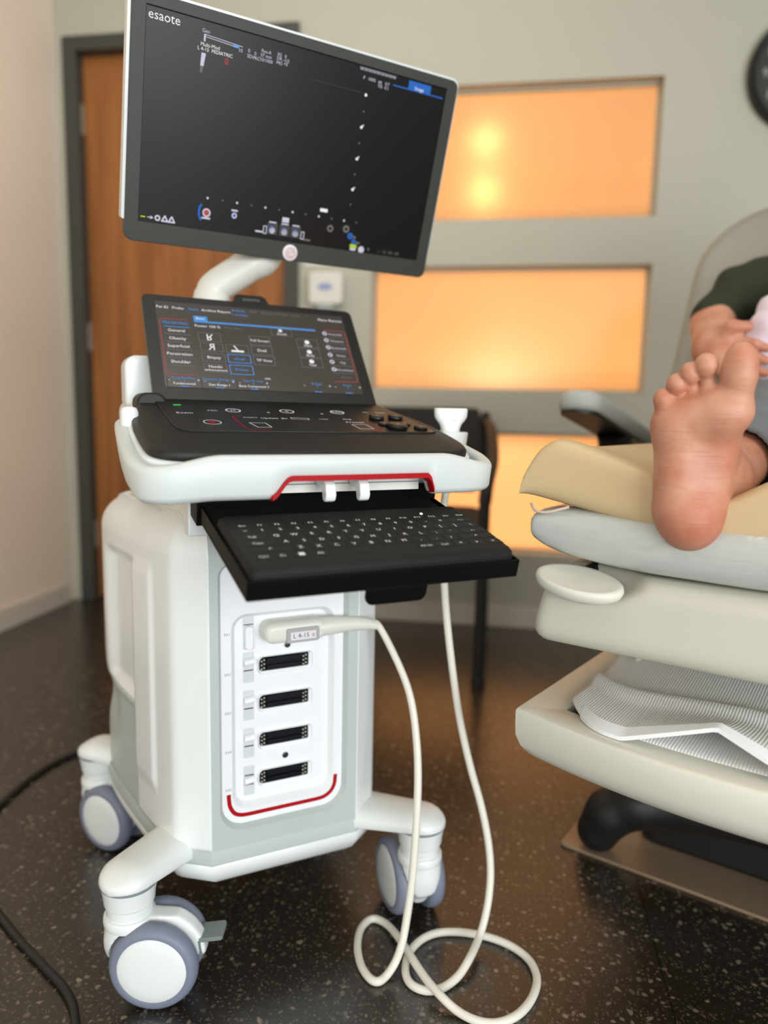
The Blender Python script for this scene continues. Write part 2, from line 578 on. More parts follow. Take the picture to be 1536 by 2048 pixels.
# door with frame and hinges
g = G(); g.box(-1.200, -0.393, 0.035, 0.075, 0.012, 2.107)
door = structure(mk('door_1', g, M_WOOD, M=MW))
g = G()
g.box(-1.255, -1.200, -0.018, 0.12, 0, 2.162); g.box(-0.393, -0.338, -0.018, 0.12, 0, 2.162); g.box(-1.200, -0.393, -0.018, 0.12, 2.109, 2.162)
mk('door_frame', g, M_DFRAME, door, bevel=0.004)
for zc in (1.878, 1.067, 0.275):
    g = G(); g.box(-1.217, -1.196, 0.022, 0.036, zc - 0.053, zc + 0.053); g.tube([(-1.203, 0.018, zc - 0.055), (-1.203, 0.018, zc + 0.055)], 0.007, 10)
    mk('hinge', g, M_HINGE, door)
g = G(); g.lathe([(0.026, 0), (0.026, 0.006), (0.011, 0.008), (0.011, 0.05)], 24, M=frame((-0.46, 0.035, 1.0), (1, 0, 0), (0, 0, 1), (0, -1, 0)))
g.tube([(-0.46, -0.012, 1.0), (-0.50, -0.014, 1.0), (-0.57, -0.012, 1.0)], 0.009, 10)
mk('handle', g, M_HINGE, door)

# wall clock
clk = thing('wall_clock', 'round black wall clock high on the grey wall, cut by the picture edge', 'clock', MW @ Matrix.Translation((1.364, 0, 1.911)))
MC = frame((0, 0, 0), (1, 0, 0), (0, 0, 1), (0, -1, 0))
g = G(); g.lathe([(0.17, 0.001), (0.187, 0.004), (0.187, 0.03), (0.180, 0.040), (0.168, 0.036), (0.165, 0.022)], 56, M=MC, caps=False)
mk('rim', g, mat('clock_black_rim', lin(18, 17, 14), 0.35), clk)
g = G(); g.lathe([(0.169, 0.003), (0.169, 0.020)], 56, M=MC)
dial = mk('dial', g, mat('clock_dark_dial', lin(48, 47, 40), 0.55), clk)
g = G()
for h in range(1, 13):
    a = R(90 - 30 * h); t = text_geo(str(h), 0.042)
    g.add(t[0], t[1], 0, MC @ Matrix.Translation((0.132 * math.cos(a), 0.132 * math.sin(a), 0.0208)))
mk('numerals', g, mat('clock_numeral_grey', lin(168, 166, 158), 0.6), dial, recalc=False)
g = G(); g.box(-0.004, 0.004, -0.02, 0.075, 0.023, 0.025, M=MC @ Matrix.Rotation(R(-60), 4, 'Z'))
g.box(-0.003, 0.003, -0.02, 0.115, 0.026, 0.028, M=MC @ Matrix.Rotation(R(-150), 4, 'Z'))
mk('hands', g, M_PRINT, clk)

# small white dispenser between door and windows
dsp = thing('wall_dispenser', 'small white box dispenser on the wall between door and window', 'dispenser', MW @ Matrix.Translation((-0.225, -0.001, 1.18)))
g = G(); g.prism(rrect(-0.062, 0.062, 0, 0.115, 0.016), lambda x, y, h: (x, h, y), 0, -0.055)
mk('housing', g, M_WHITE2, dsp, bevel=0.008, seg=3)
g = G(); g.prism([(0.028 * math.cos(k * math.pi / 12), 0.062 + 0.013 * math.sin(k * math.pi / 12)) for k in range(24)], lambda x, y, h: (x, h, y), -0.0548, -0.0562)
mk('badge', g, mat('dispenser_badge_blue', lin(150, 160, 196), 0.5), dsp)
g = G(); g.box(-0.03, 0.03, -0.05, -0.012, -0.014, 0.002)
mk('nozzle', g, M_GREY, dsp, bevel=0.004)
g = G(); g.prism(rrect(-0.055, 0.055, 0.0, 0.16, 0.006), lambda x, y, h: (x, h, y), -0.0, -0.004)
pl_ = mk('wall_plate', g, M_WHITE2, M=MW @ Matrix.Translation((-0.262, -0.0005, 1.325)), bevel=0.0015)
tag(pl_, 'plain white plate on the wall above the small dispenser', 'plate')

# black side chair beyond the machine
sc_ = thing('side_chair', 'black armchair against the wall under the glowing windows', 'chair',
            frame((0.058, 2.375, 0), (math.cos(WA), -math.sin(WA), 0), (math.sin(WA), math.cos(WA), 0), (0, 0, 1)))
for sx in (-1, 1):
    g = G(); g.tube(bez([(sx * 0.27, -0.25, 0.012), (sx * 0.27, -0.25, 0.3), (sx * 0.27, -0.245, 0.56)], 4), 0.0165, 12)
    lg = mk('leg', g, M_CHBLK, sc_)
    g = G(); g.lathe([(0.020, 0.0), (0.021, 0.015), (0.018, 0.03)], 16, M=Matrix.Translation((sx * 0.27, -0.25, 0)))
    mk('foot_cap', g, M_CHBLK, lg)
    g = G(); g.tube(bez([(sx * 0.27, 0.27, 0.012), (sx * 0.265, 0.22, 0.40), (sx * 0.25, 0.26, 0.80)], 5), 0.015, 12)
    mk('leg', g, M_CHBLK, sc_)
    g = G(); g.tube(bez([(sx * 0.255, 0.25, 0.77), (sx * 0.275, 0.10, 0.74), (sx * 0.285, -0.10, 0.66), (sx * 0.275, -0.235, 0.60), (sx * 0.27, -0.255, 0.545)], 6), 0.019, 12, flat=0.8)
    mk('armrest', g, M_CHBLK, sc_)
g = G(); g.prism(rrect(-0.25, 0.25, -0.25, 0.2, 0.05), lambda x, y, h: (x, y, h), 0.42, 0.48)
mk('seat', g, M_CHFAB, sc_, bevel=0.018, seg=3)
rows = []
for k in range(9):
    z = 0.53 + 0.285 * k / 8; y = 0.195 + 0.06 * k / 8
    w = 0.245 - 0.02 * (abs(k - 4) / 4) ** 3
    rows.append([(w * (q / 10), y + 0.03 * (q / 10) ** 2 * -1, z) for q in range(-10, 11)] + [(w * (q / 10), y + 0.035 - 0.03 * (q / 10) ** 2, z) for q in range(10, -11, -1)])
g = G(); g.loft(rows)
mk('backrest', g, M_CHFAB, sc_, bevel=0.01, seg=2)

# ------------------------------------------------------------------ ultrasound machine
PSI = R(26)
MR = frame((-0.115, 0.984, 0), (math.cos(PSI), math.sin(PSI), 0), (-math.sin(PSI), math.cos(PSI), 0), (0, 0, 1))
us = thing('ultrasound_machine', 'tall white ultrasound machine on casters with monitor, touch console and probe ports', 'ultrasound machine', MR)
fv = lambda x, y, h: (x, h, y)          # front plane: x across, y up, h depth
tp = lambda x, y, h: (x, y, h)          # plan


def chaikin(P, it=2, closed=True):
    P = [v3(p) for p in P]
    for _ in range(it):
        Q = []
        n = len(P)
        for i in range(n if closed else n - 1):
            a, b = P[i], P[(i + 1) % n]
            Q += [a * 0.75 + b * 0.25, a * 0.25 + b * 0.75]
        if not closed:
            Q = [P[0]] + Q + [P[-1]]
        P = Q
    return P


def resample(P, n):
    P = np.array(P); d = np.r_[0, np.cumsum(np.linalg.norm(np.diff(P, axis=0), axis=1))]
    t = np.linspace(0, d[-1], n)
    return np.stack([np.interp(t, d, P[:, i]) for i in range(P.shape[1])], 1), d[-1]


def sstep(a, b, x):
    t = np.clip((x - a) / (b - a), 0, 1)
    return t * t * (3 - 2 * t)


# plan of the left half, front to rear
half = [(-0.111, 0.045), (-0.1515, 0.0757), (-0.1602, 0.0870), (-0.187, 0.20), (-0.213, 0.35), (-0.214, 0.43), (-0.19, 0.468), (-0.06, 0.472), (0, 0.472)]
hp = [v3(half[0])] + [v3(half[1])] + chaikin(half[1:], 2, False)[1:]
# side shells: chamfer + side with a raised long rib and a cut-back hand recess
prof = [(0.172, 0.0)] + [(z, 0.0) for z in np.linspace(0.178, 0.598, 106)] + [(0.606, 0.0012), (0.614, 0.0035), (0.622, 0.0075), (0.630, 0.0135), (0.637, 0.021), (0.643, 0.031), (0.647, 0.043), (0.650, 0.060)]


def shell(side):
    P, L = resample(hp, 150)
    T = np.gradient(P, axis=0); T /= np.linalg.norm(T, axis=1)[:, None]
    N = np.stack([-T[:, 1], T[:, 0]], 1)
    if N[60] @ np.array([-1, 0]) < 0:
        N = -N
    rings = []
    for z, ins in prof:
        v = P[:, 1]
        rib = sstep(0.132, 0.142, v) * (1 - sstep(0.205, 0.209, v))
        zt = 0.585; zb = 0.225
        rib = rib * sstep(zb, zb + 0.03, z) * (1 - sstep(zt - 0.03, zt, z))
        rec = sstep(0.209, 0.222, v) * (1 - sstep(0.330, 0.372, v)) * sstep(0.340, 0.362, z) * (1 - sstep(0.555, 0.578, z))
        low = sstep(0.209, 0.222, v) * (1 - sstep(0.44, 0.462, v)) * (1 - sstep(0.325, 0.343, z))
        waist = sstep(0.30, 0.36, v) * np.exp(-((z - 0.305) / 0.035) ** 2)
        off = 0.0045 * rib - 0.013 * rec - 0.0030 * low - 0.008 * waist - ins
        Q = P + N * off[:, None]
        rings.append([(q[0] if side < 0 else -q[0], q[1], z) for q in Q])
    g = G()
    g.loft(rings, closed=False, caps=False)
    n = len(P)
    for fi, f in enumerate(g.f):
        q = np.mean([g.v[i] for i in f], axis=0)
        if q[1] > 0.2135 and q[2] < 0.3445:
            g.m[fi] = 1
    return g


for side, nm in ((-1, 'side_shell'), (1, 'side_shell')):
    mk(nm, shell(side), [M_WHITE, M_GREY], us, ang=50, solid=0.004)
# inner core and lid
full = hp + [np.array((-p[0], p[1])) for p in hp[::-1]][1:]


def inset(P, d):
    P = np.array(P); c = np.array([0, 0.25])
    return [tuple(c + (p - c) * (1 - d / max(0.12, np.linalg.norm(p - c)))) for p in P]


g = G(); g.prism(inset(full, 0.022), tp, 0.150, 0.60)
mk('body_core', g, M_GREY, us)
g = G(); g.prism(inset(full, 0.052), tp, 0.630, 0.6505)
mk('body_lid', g, M_WHITE2, us, bevel=0.003)
# base skirt: grey band and white tray
g = G()
o1 = inset(full, -0.003)
g.loft([[(x, y, z) for x, y in inset(full, d)] for z, d in ((0.1495, 0.001), (0.152, -0.0025), (0.1565, -0.003), (0.173, 0.001))], caps=True)
mk('skirt_band', g, M_GREY, us, ang=30)
g = G()
g.loft([[(x, y, z) for x, y in inset(full, d)] for z, d in ((0.112, 0.035), (0.115, 0.018), (0.124, 0.006), (0.138, -0.001), (0.149, -0.003), (0.152, -0.001))], caps=True)
mk('base_tray', g, M_WHITE, us, ang=50)
# front frame with the bay opening
bay_o = rrect(-0.099, 0.095, 0.197, 0.59, (0.036, 0.036, 0.02, 0.02), 8)
big = rrect(-0.111, 0.111, 0.1725, 0.60, 0.0005, 8)
g = G(); g.ringplate(big, bay_o, fv, 0.045, 0.060)
strip = [(0.045, 0.60), (0.0465, 0.610), (0.050, 0.620), (0.0565, 0.630), (0.066, 0.639), (0.080, 0.647), (0.105, 0.651)]
g.loft([[(x, v, z) for v, z in strip] for x in (-0.111, 0.111)], closed=False, caps=False)
mk('front_frame', g, M_GREY, us, ang=40)
# bay: sloped trough, white panel, sunken port plate
bay_i = rrect(-0.094, 0.090, 0.2025, 0.585, (0.032, 0.032, 0.016, 0.016), 8)
hole = rrect(-0.079, 0.076, 0.2235, 0.514, (0.024, 0.024, 0.022, 0.022), 8)
hole_i = rrect(-0.072, 0.070, 0.230, 0.507, (0.018, 0.018, 0.018, 0.018), 8)
ringz = lambda poly, h: [fv(x, y, h) for x, y in poly]
g = G(); g.loft([ringz(bay_o, 0.0452), ringz(bay_i, 0.0535)], caps=False)
mk('bay_trough', g, M_GREY, us, ang=40)
g = G(); g.loft([ringz(bay_i, 0.0535), ringz(hole, 0.0535), ringz(hole_i, 0.0635)], caps=False)
g.add(ringz(hole_i, 0.0635), [tuple(range(len(hole_i)))])
port_panel = mk('port_panel', g, M_PORTW, us, ang=40)
# red strip under the ports
rp = bez([(-0.0845, 0.250), (-0.0843, 0.243), (-0.0825, 0.231), (-0.076, 0.220), (-0.066, 0.2155), (-0.055, 0.2145)], 5) + bez([(-0.05, 0.2145), (0.045, 0.2145)], 4) + \
    bez([(0.050, 0.2145), (0.061, 0.2158), (0.0715, 0.2215), (0.078, 0.232), (0.0800, 0.248)], 5)
rp = np.array([p for i, p in enumerate(rp)])
Tn = np.gradient(rp, axis=0); Tn /= np.linalg.norm(Tn, axis=1)[:, None]
g = G(); rings = []
for p, t in zip(rp, Tn):
    n = np.array([-t[1], t[0]]) * 0.0028
    a, b = p + n, p - n
    rings.append([fv(a[0], a[1], 0.0545), fv(a[0], a[1], 0.0526), fv(b[0], b[1], 0.0526), fv(b[0], b[1], 0.0545)])
g.loft(rings)
mk('red_strip', g, M_RED, us)
# five probe ports with levers and numbers
PZ = (0.486, 0.434, 0.377, 0.320, 0.262)
for i, z in enumerate(PZ):
    g = G()
    if i > 0:
        ro = rrect(-0.040, 0.0455, z - 0.0155, z + 0.0125, (0.010, 0.010, 0.006, 0.006), 6)
        ri = rrect(-0.0365, 0.0385, z - 0.0095, z + 0.0115, (0.005, 0.002, 0.002, 0.008), 6)
        rm = rrect(-0.038, 0.0425, z - 0.0135, z + 0.0120, (0.008, 0.008, 0.004, 0.007), 6)
        g.loft([ringz(ro, 0.0635), ringz(rm, 0.0592), ringz(ri, 0.0612), ringz(ri, 0.0634)], caps=False)
        port = mk('probe_port', g, M_PORTW, us, ang=50)
        g = G(); g.add(ringz(ri, 0.0632), [tuple(range(len(ri)))], 0)
        g.box(-0.026, 0.027, 0.0600, 0.0630, z - 0.0085, z - 0.0015, 0)
        g.box(-0.026, 0.027, 0.0600, 0.0630, z + 0.0020, z + 0.0095, 0)
        mk('contact_block', g, M_SLOT, port, bevel=0.0008)
        g = G()
        for x0, x1 in ((-0.035, -0.0275), (0.0285, 0.0365)):
            for q in range(3):
                for w in range(2):
                    cx = x0 + 0.002 + w * 0.0038; cz = z - 0.0065 + q * 0.0058 + w * 0.0015
                    g.lathe([(0.0016, 0), (0.0016, 0.002), (0.0008, 0.0026)], 8, M=frame((cx, 0.0630, cz), (1, 0, 0), (0, 0, 1), (0, -1, 0)))
        mk('guide_pins', g, M_METAL, port)
    else:
        g.ringplate(rrect(-0.041, 0.064, z - 0.0175, z + 0.0165, 0.012), rrect(-0.0375, 0.060, z - 0.015, z + 0.014, 0.010), fv, 0.0635, 0.0622)
        port = mk('probe_port', g, M_PORTW, us)
    # lever slot
    zt = z + 0.021 if i else z + 0.026
    zb = z - 0.024 if i else z - 0.027
    g = G(); so = rrect(-0.0600, -0.0440, zb, zt, 0.0015, 2); si = rrect(-0.0592, -0.0448, zb + 0.016, zt - 0.0008, 0.0012, 2)
    g.loft([ringz(so, 0.0632), ringz(si, 0.0650 - 0.0020)], caps=False)
    g.add(ringz(si, 0.0630), [tuple(range(len(si)))])
    slot = mk('lever_slot', g, M_SLOTG, us)
    g = G()
    if i == 0:
        lv = rrect(-0.0575, -0.0455, z - 0.027, z + 0.008, 0.0055, 6)
        g.loft([ringz(lv, 0.0628), ringz(lv, 0.0585), ringz(rrect(-0.0560, -0.0470, z - 0.0255, z + 0.0065, 0.0045, 6), 0.0570)])
        g.box(-0.0590, -0.0450, 0.0618, 0.0628, z + 0.0092, z + 0.0102, 1)
    else:
        dz = 0.006 if i < 4 else -0.001
        rr = []
        for k in range(11):
            a = math.pi * k / 10
            rr.append([(-0.0590, 0.0625 - 0.0065 * math.sin(a), z + dz - 0.0055 * math.cos(a)), (-0.0452, 0.0625 - 0.0080 * math.sin(a), z + dz + 0.002 - 0.0055 * math.cos(a))])
        g.loft([[r[0] for r in rr], [r[1] for r in rr]])
        g.box(-0.0590, -0.0455, 0.0618, 0.0628, z - 0.0065 - (0.001 if i == 4 else 0), z - 0.0053 - (0.001 if i == 4 else 0), 1)
        if i == 4:
            g.box(-0.0590, -0.0455, 0.0618, 0.0628, z + 0.0068, z + 0.0078, 1)
    mk('lever', g, [M_PORTW, M_SLOT], slot)
g = G()
for i, z in enumerate((0.487, 0.429, 0.372, 0.314, 0.257)):
    t = text_geo('EA%d' % (i + 1), 0.0055)
    g.add(t[0], t[1], 0, frame((-0.0845, 0.0533, z), (1, 0, 0), (0, 0, 1), (0, -1, 0)))
mk('port_numbers', g, M_INKG, us, recalc=False)
for (x, z) in ((0.006, 0.4595), (0.003, 0.290)):
    g = G(); Ms = frame((x, 0.0635, z), (1, 0, 0), (0, 0, 1), (0, -1, 0))
    g.lathe([(0.0062, 0), (0.0062, 0.0012), (0.0048, 0.0014)], 20, 0, M=Ms, caps=False)
    g.lathe([(0.0048, 0.0002), (0.0047, 0.0009), (0.003, 0.0012)], 20, 1, M=Ms)
    g.box(-0.0042, 0.0042, -0.0007, 0.0007, 0.0009, 0.0016, 2, Ms @ Matrix.Rotation(R(35), 4, 'Z'))
    mk('screw', g, [M_PORTW, M_SCREW, M_SLOT], us)
g = G(); g.prism(rrect(-0.020, 0.030, 0.528, 0.553, (0.010, 0.010, 0.002, 0.002)), fv, 0.0533, 0.0515)
mk('bay_latch', g, M_PORTW, us, bevel=0.0008)

# casters --------------------------------------------------------------------------------
def cast(pivot, ang, pedal=False, root=(-0.12, 0.12)):
    """pivot in machine space, ang = trail direction in machine space"""
    Mc = Matrix.Translation((pivot[0], pivot[1], 0)) @ Matrix.Rotation(ang, 4, 'Z')
    WR, OFF = 0.0595, 0.040

    def fork(X, Y, Z):
        a = sd_cap(X, Y, Z, (0, 0, 0.112), (0.000, 0, 0.088), 0.0325, 0.033)
        b = sd_cap(X, Y / 1.0, Z, (0.004, 0, 0.085), (0.018, 0, 0.055), 0.026, 0.014)
        web = sd_box(X, Y, Z, (0.028, 0, 0.066), (0.050, 0.0125, 0.036), 0.012)
        arc = np.sqrt((X - OFF) ** 2 + (Z - WR) ** 2) - 0.054
        web = smax(web, arc, 0.01)
        hood = smax(np.sqrt((X - OFF) ** 2 + (Z - WR) ** 2) - 0.0655, np.abs(Y) - 0.0125, 0.006)
        hood = smax(hood, -(Z - 0.060), 0.01)
        d = smin(a, b, 0.02); d = smin(d, web, 0.02); d = smin(d, hood, 0.018)
        # leave room for the two wheels
        whl = np.maximum(np.sqrt((X - OFF) ** 2 + (Z - WR) ** 2) - 0.0620, 0.0135 - np.abs(Y))
        d = smax(d, -whl, 0.004)
        return np.maximum(d, Z - 0.119)
    g = G(); nets(g, fork, (-0.045, -0.045, 0.015), (0.115, 0.045, 0.124), 0.0027)
    g.lathe([(0.0340, 0.106), (0.0350, 0.110), (0.0345, 0.117), (0.0330, 0.1195), (0.0305, 0.1200), (0.0305, 0.128)], 36, M=None)
    c = mk('caster', g, M_WHITE, us, Mc, ang=40)
    for sgn in (-1, 1):
        Mw = frame((OFF, sgn * 0.0145, WR), (1, 0, 0), (0, 0, 1), (0, sgn, 0)) if sgn > 0 else frame((OFF, -0.0145, WR), (1, 0, 0), (0, 0, 1), (0, -1, 0))
        g = G()
        g.lathe([(0.030, 0.0), (0.050, 0.0), (0.0560, 0.0025), (0.0590, 0.008), (WR, 0.013), (0.0590, 0.018), (0.0560, 0.0235), (0.0515, 0.0262), (0.047, 0.0262), (0.0462, 0.0245)], 48, M=Mw, caps=False)
        mk('tire', g, M_TIRE, c, ang=50)
        g = G(); g.lathe([(0.0, 0.0290), (0.015, 0.0288), (0.032, 0.0278), (0.042, 0.0262), (0.0465, 0.0240), (0.0465, 0.002), (0.0, 0.002)], 48, M=Mw, caps=False)
        mk('hub', g, M_WHITE, c, ang=50)
    g = G(); g.tube([(OFF, -0.02, WR), (OFF, 0.02, WR)], 0.007, 12)
    mk('axle', g, M_SCREW, c)
    if pedal:
        Mp = Matrix.Translation((0.094, 0.006, 0.084)) @ Matrix.Rotation(R(-8), 4, 'Y')
        g = G(); g.prism(rrect(0.000, 0.034, -0.018, 0.016, 0.004), tp, -0.003, 0.003, M=Mp)
        g.prism(rrect(0.000, 0.004, -0.018, 0.016, 0.001), tp, -0.022, 0.0, M=Mp)
        g.tube([(0.060, 0, 0.060), (0.085, 0.0, 0.066), (0.098, 0.0, 0.080)], 0.009, 10)
        mk('brake_pedal', g, M_PEDAL, c, bevel=0.002)
    # arm joining the base
    px, py = pivot
    rx, ry = root
    g = G(); rings = []
    d = v3((px - rx, py - ry)); Ld = np.linalg.norm(d); d /= Ld
    n = np.array([-d[1], d[0]])
    N = 18
    tt = list(np.linspace(0, 1, N)) + [1 + 0.039 / Ld * s for s in (0.25, 0.5, 0.7, 0.85, 0.94, 0.985)]
    for t in tt:
        if t <= 1:
            w = 0.049 - 0.010 * t; zt = 0.182 + 0.008 * t; zb = 0.148 + 0.016 * t
        else:
            s = (t - 1) * Ld / 0.039
            w = 0.039 * math.sqrt(max(0.0, 1 - s * s)); zt = 0.190 - 0.016 * s * s; zb = 0.164
        p = v3((rx, ry)) + d * Ld * t
        zc = zb + 0.004
        ring = []
        for k in range(24):
            a = 2 * math.pi * k / 24
            cx = math.copysign(abs(math.cos(a)) ** 0.75, math.cos(a)); sz = math.copysign(abs(math.sin(a)) ** 0.75, math.sin(a))
            q = p + n * w * cx
            ring.append((q[0], q[1], zc + (zt - zc) * sz if sz > 0 else zc + (zc - zb) * sz))
        rings.append(ring)
    g.loft(rings)
    mk('caster_arm', g, M_WHITE, us, ang=50)
    g = G(); g.lathe([(0.0378, 0.1625), (0.0380, 0.1645), (0.036, 0.166)], 40, M=Matrix.Translation((px, py, 0)))
    mk('arm_seam', g, M_INKG, us)
    g = G(); g.lathe([(0.031, 0.122), (0.031, 0.134), (0.0335, 0.137), (0.0342, 0.146), (0.0362, 0.157), (0.0372, 0.1628)], 40, M=Matrix.Translation((px, py, 0)))
    mk('arm_collar', g, M_WHITE, us)


cast((-0.224, 0.043), R(0) - PSI, True, (-0.10, 0.15))
cast((0.204, 0.004), R(110) - PSI, False, (0.10, 0.12))
cast((-0.224, 0.455), R(-27) - PSI, False, (-0.10, 0.36))
cast((0.224, 0.455), R(100) - PSI, False, (0.10, 0.36))

# console --------------------------------------------------------------------------------
DS = R(12.75)
MD = Matrix.Translation((0, -0.12, 0.752)) @ Matrix.Rotation(DS, 4, 'X')      # deck frame
dk = lambda u, v: (u, (v + 0.12) / math.cos(DS))
deck = [(-0.175, -0.126), (-0.10, -0.1275), (0.10, -0.1275), (0.18, -0.1265), (0.201, -0.100), (0.206, -0.03), (0.203, 0.03), (0.180, 0.115), (0.170, 0.165), (-0.170, 0.165), (-0.178, 0.140), (-0.208, 0.050), (-0.210, -0.085), (-0.203, -0.112)]
deck = [dk(*p) for p in deck]
deckc = [tuple(p) for p in chaikin(deck, 2)]
g = G(); dc = np.mean(np.array(deckc), axis=0)
sc_in = lambda P, d: [tuple(np.array(p) - (np.array(p) - dc) / np.linalg.norm(np.array(p) - dc) * d) for p in P]
g.loft([[(x, y, z) for x, y in sc_in(deckc, d)] for z, d in ((-0.012, 0.002), (-0.010, 0.0), (-0.004, 0.0), (-0.001, 0.0025), (0.0, 0.007))])
mk('console_deck', g, M_BLACK, us, MD, ang=40)
g = G()
g.loft([[(x, y, z) for x, y in sc_in(deckc, d)] for z, d in ((-0.046, 0.022), (-0.043, 0.012), (-0.036, 0.002), (-0.026, -0.0045), (-0.015, -0.0055), (-0.0115, -0.0045), (-0.0105, 0.0))])
mk('console_tub', g, M_WHITE, us, MD, ang=40)
# control surface slightly proud of the deck
cp = [dk(*p) for p in ((-0.166, 0.13), (-0.164, -0.020), (-0.160, -0.033), (-0.148, -0.0395), (0.10, -0.042), (0.180, -0.042), (0.188, -0.036), (0.186, -0.02), (0.172, 0.13))]
g = G(); g.prism(cp, tp, -0.001, 0.0022)
panel = mk('control_panel', g, M_BLACKG, us, MD, bevel=0.0008)


def deckpos(u, v, h=0.0026):
    x, y = dk(u, v)
    return (x, y, h)


g = G()


def dring(u, v, r1, r2, mi):
    x, y, h = deckpos(u, v)
    n = 28
    A = [(x + r1 * math.cos(2 * math.pi * k / n), y + r1 * math.sin(2 * math.pi * k / n), h) for k in range(n)]
    B = [(x + r2 * math.cos(2 * math.pi * k / n), y + r2 * math.sin(2 * math.pi * k / n), h) for k in range(n)]
    g.loft([A, B], mi, caps=False)


def dtext(u, v, s, size, mi):
    t = text_geo(s, size)
    g.add(t[0], t[1], mi, Matrix.Translation(deckpos(u, v)))


def dpoly(pts, w, mi, closed=False):
    P = [v3(dk(*p)) for p in pts]
    if closed:
        P = P + [P[0]]
    for a, b in zip(P[:-1], P[1:]):
        t = (b - a) / np.linalg.norm(b - a); n = np.array([-t[1], t[0]]) * w / 2; e = t * w / 2
        g.quad(*[(q[0], q[1], 0.0026) for q in (a - e - n, b + e - n, b + e + n, a - e + n)], mi)


for u, s in ((-0.071, 'M'), (0.005, 'B'), (0.081, 'CFM')):
    dring(u, 0.065, 0.0105, 0.0088, 0); dtext(u, 0.065, s, 0.009, 0)
dring(-0.114, 0.0, 0.0115, 0.0103, 0); dring(-0.114, 0.0, 0.0045, 0.0, 1)
dpoly([(-0.143, 0.091), (-0.138, 0.091)], 0.005, 2)
dtext(-0.139, 0.047, 'Exam', 0.010, 0); dtext(-0.100, 0.062, 'TGC', 0.007, 0)
dtext(-0.024, 0.056, '+', 0.012, 0); dtext(0.053, 0.053, '+', 0.012, 0); dtext(0.079, 0.024, 'Img', 0.008, 0)
dtext(-0.058, 0.027, 'Acquire', 0.006, 0); dtext(-0.026, 0.024, 'Update  Bx', 0.008, 0); dtext(0.044, 0.023, 'Undo', 0.006, 0); dtext(0.084, 0.007, 'Freeze', 0.010, 0)
dpoly([(-0.068, 0.034), (-0.079, 0.033), (-0.081, 0.026), (-0.079, -0.028), (-0.075, -0.034), (-0.05, -0.037)], 0.0012, 1)
dpoly([(0.094, 0.006), (0.106, 0.002), (0.108, -0.028), (0.102, -0.035), (0.085, -0.037)], 0.0010, 1)
dpoly([(-0.067, -0.001), (-0.046, -0.002), (-0.044, -0.023), (-0.062, -0.024)], 0.0010, 0, True)
dpoly([(0.074, -0.005), (0.095, -0.004), (0.097, -0.027), (0.077, -0.028)], 0.0010, 0, True)
dpoly([(-0.002, 0.029), (0.022, 0.026), (0.022, 0.019), (-0.002, 0.022)], 0.0009, 0, True)
dtext(0.127, 0.067, 'Gain', 0.006, 0); dtext(0.150, 0.066, 'Depth', 0.006, 0)
mk('panel_print', g, [emis('backlit_white', (1, 1, 1, 1), 0.75), emis('backlit_red', lin(200, 40, 60), 0.8), E_GREEN], panel, recalc=False)
for u, v, r, h in ((0.127, 0.029, 0.011, 0.006), (0.158, 0.031, 0.011, 0.006), (0.124, -0.003, 0.009, 0.003), (0.156, -0.002, 0.009, 0.003), (0.135, -0.020, 0.015, 0.006), (0.170, -0.024, 0.010, 0.004)):
    x, y, _ = deckpos(u, v)
    g = G(); g.lathe([(r * 0.9, 0.002), (r, 0.0035), (r, 0.002 + h * 0.7), (r * 0.85, 0.002 + h), (r * 0.5, 0.0018 + h)], 28, M=Matrix.Translation((x, y, 0)))
    kb = mk('knob', g, M_BLACKG, panel, ang=50)
    g = G(); t = text_geo('-', r * 1.2); g.add(t[0], t[1], 0, Matrix.Translation((x, y, 0.0023 + h)))
    mk('knob_mark', g, M_PRINT, kb, recalc=False)

# handle bar wrapping the console front, with the red-edged grip cut-out
path = bez([(-0.210, 0.085, 0), (-0.2155, 0.03, 0), (-0.2195, -0.05, 0), (-0.2175, -0.105, 0), (-0.200, -0.135, 0), (-0.15, -0.143, 0), (0, -0.147, 0), (0.15, -0.143, 0), (0.202, -0.131, 0), (0.221, -0.098, 0), (0.223, -0.05, 0), (0.219, 0.03, 0), (0.212, 0.085, 0)], 16)
path, Lp = resample([p[:2] for p in path], 190)
Tn = np.gradient(path, axis=0); Tn /= np.linalg.norm(Tn, axis=1)[:, None]
g = G(); rings = []
edge = []
for i, (p, t) in enumerate(zip(path, Tn)):
    n = np.array([t[1], -t[0]])      # outward (front)
    u, v = p
    zt = 0.7495 - 0.0115 * float(sstep(0.135, 0.205, abs(u))) if v < -0.125 else 0.738 + (v + 0.125) * 0.235
    zb = 0.6995 + max(0.0, v + 0.118) * 0.285
    if v < -0.10:
        k = sstep(-0.085, -0.062, u) * (1 - sstep(0.112, 0.122, u)); zb = zb + 0.0215 * float(k)
        if u < 0:
            zb -= 0.003 * float(sstep(-0.14, -0.20, u)); 
    th = 0.019
    e = min(i, len(path) - 1 - i)
    if e < 4:
        sh = (0.35, 0.65, 0.85, 0.95)[e]; zc = (zt + zb) / 2; zt = zc + (zt - zc) * sh; zb = zc + (zb - zc) * sh; th *= sh
    r = 0.0075
    ring = []
    for (x, z) in rrect(-th / 2, th / 2, zb, zt, min(r, th * 0.45), 5):
        f_ = (z - zb) / (zt - zb)
        q = p + n * (x + (0.0025 * (1 - (2 * f_ - 1) ** 2) - 0.004 * (1 - f_) ** 2))
        ring.append((q[0], q[1], z))
    rings.append(ring)
    if v < -0.10 and -0.086 < u < 0.1225:
        q = p + n * (th / 2 - 0.0005)
        edge.append((q[0], q[1], zb + 0.003))
g.loft(rings)
mk('handle_bar', g, M_HANDLE, us, ang=40)
g = G()
rings = []
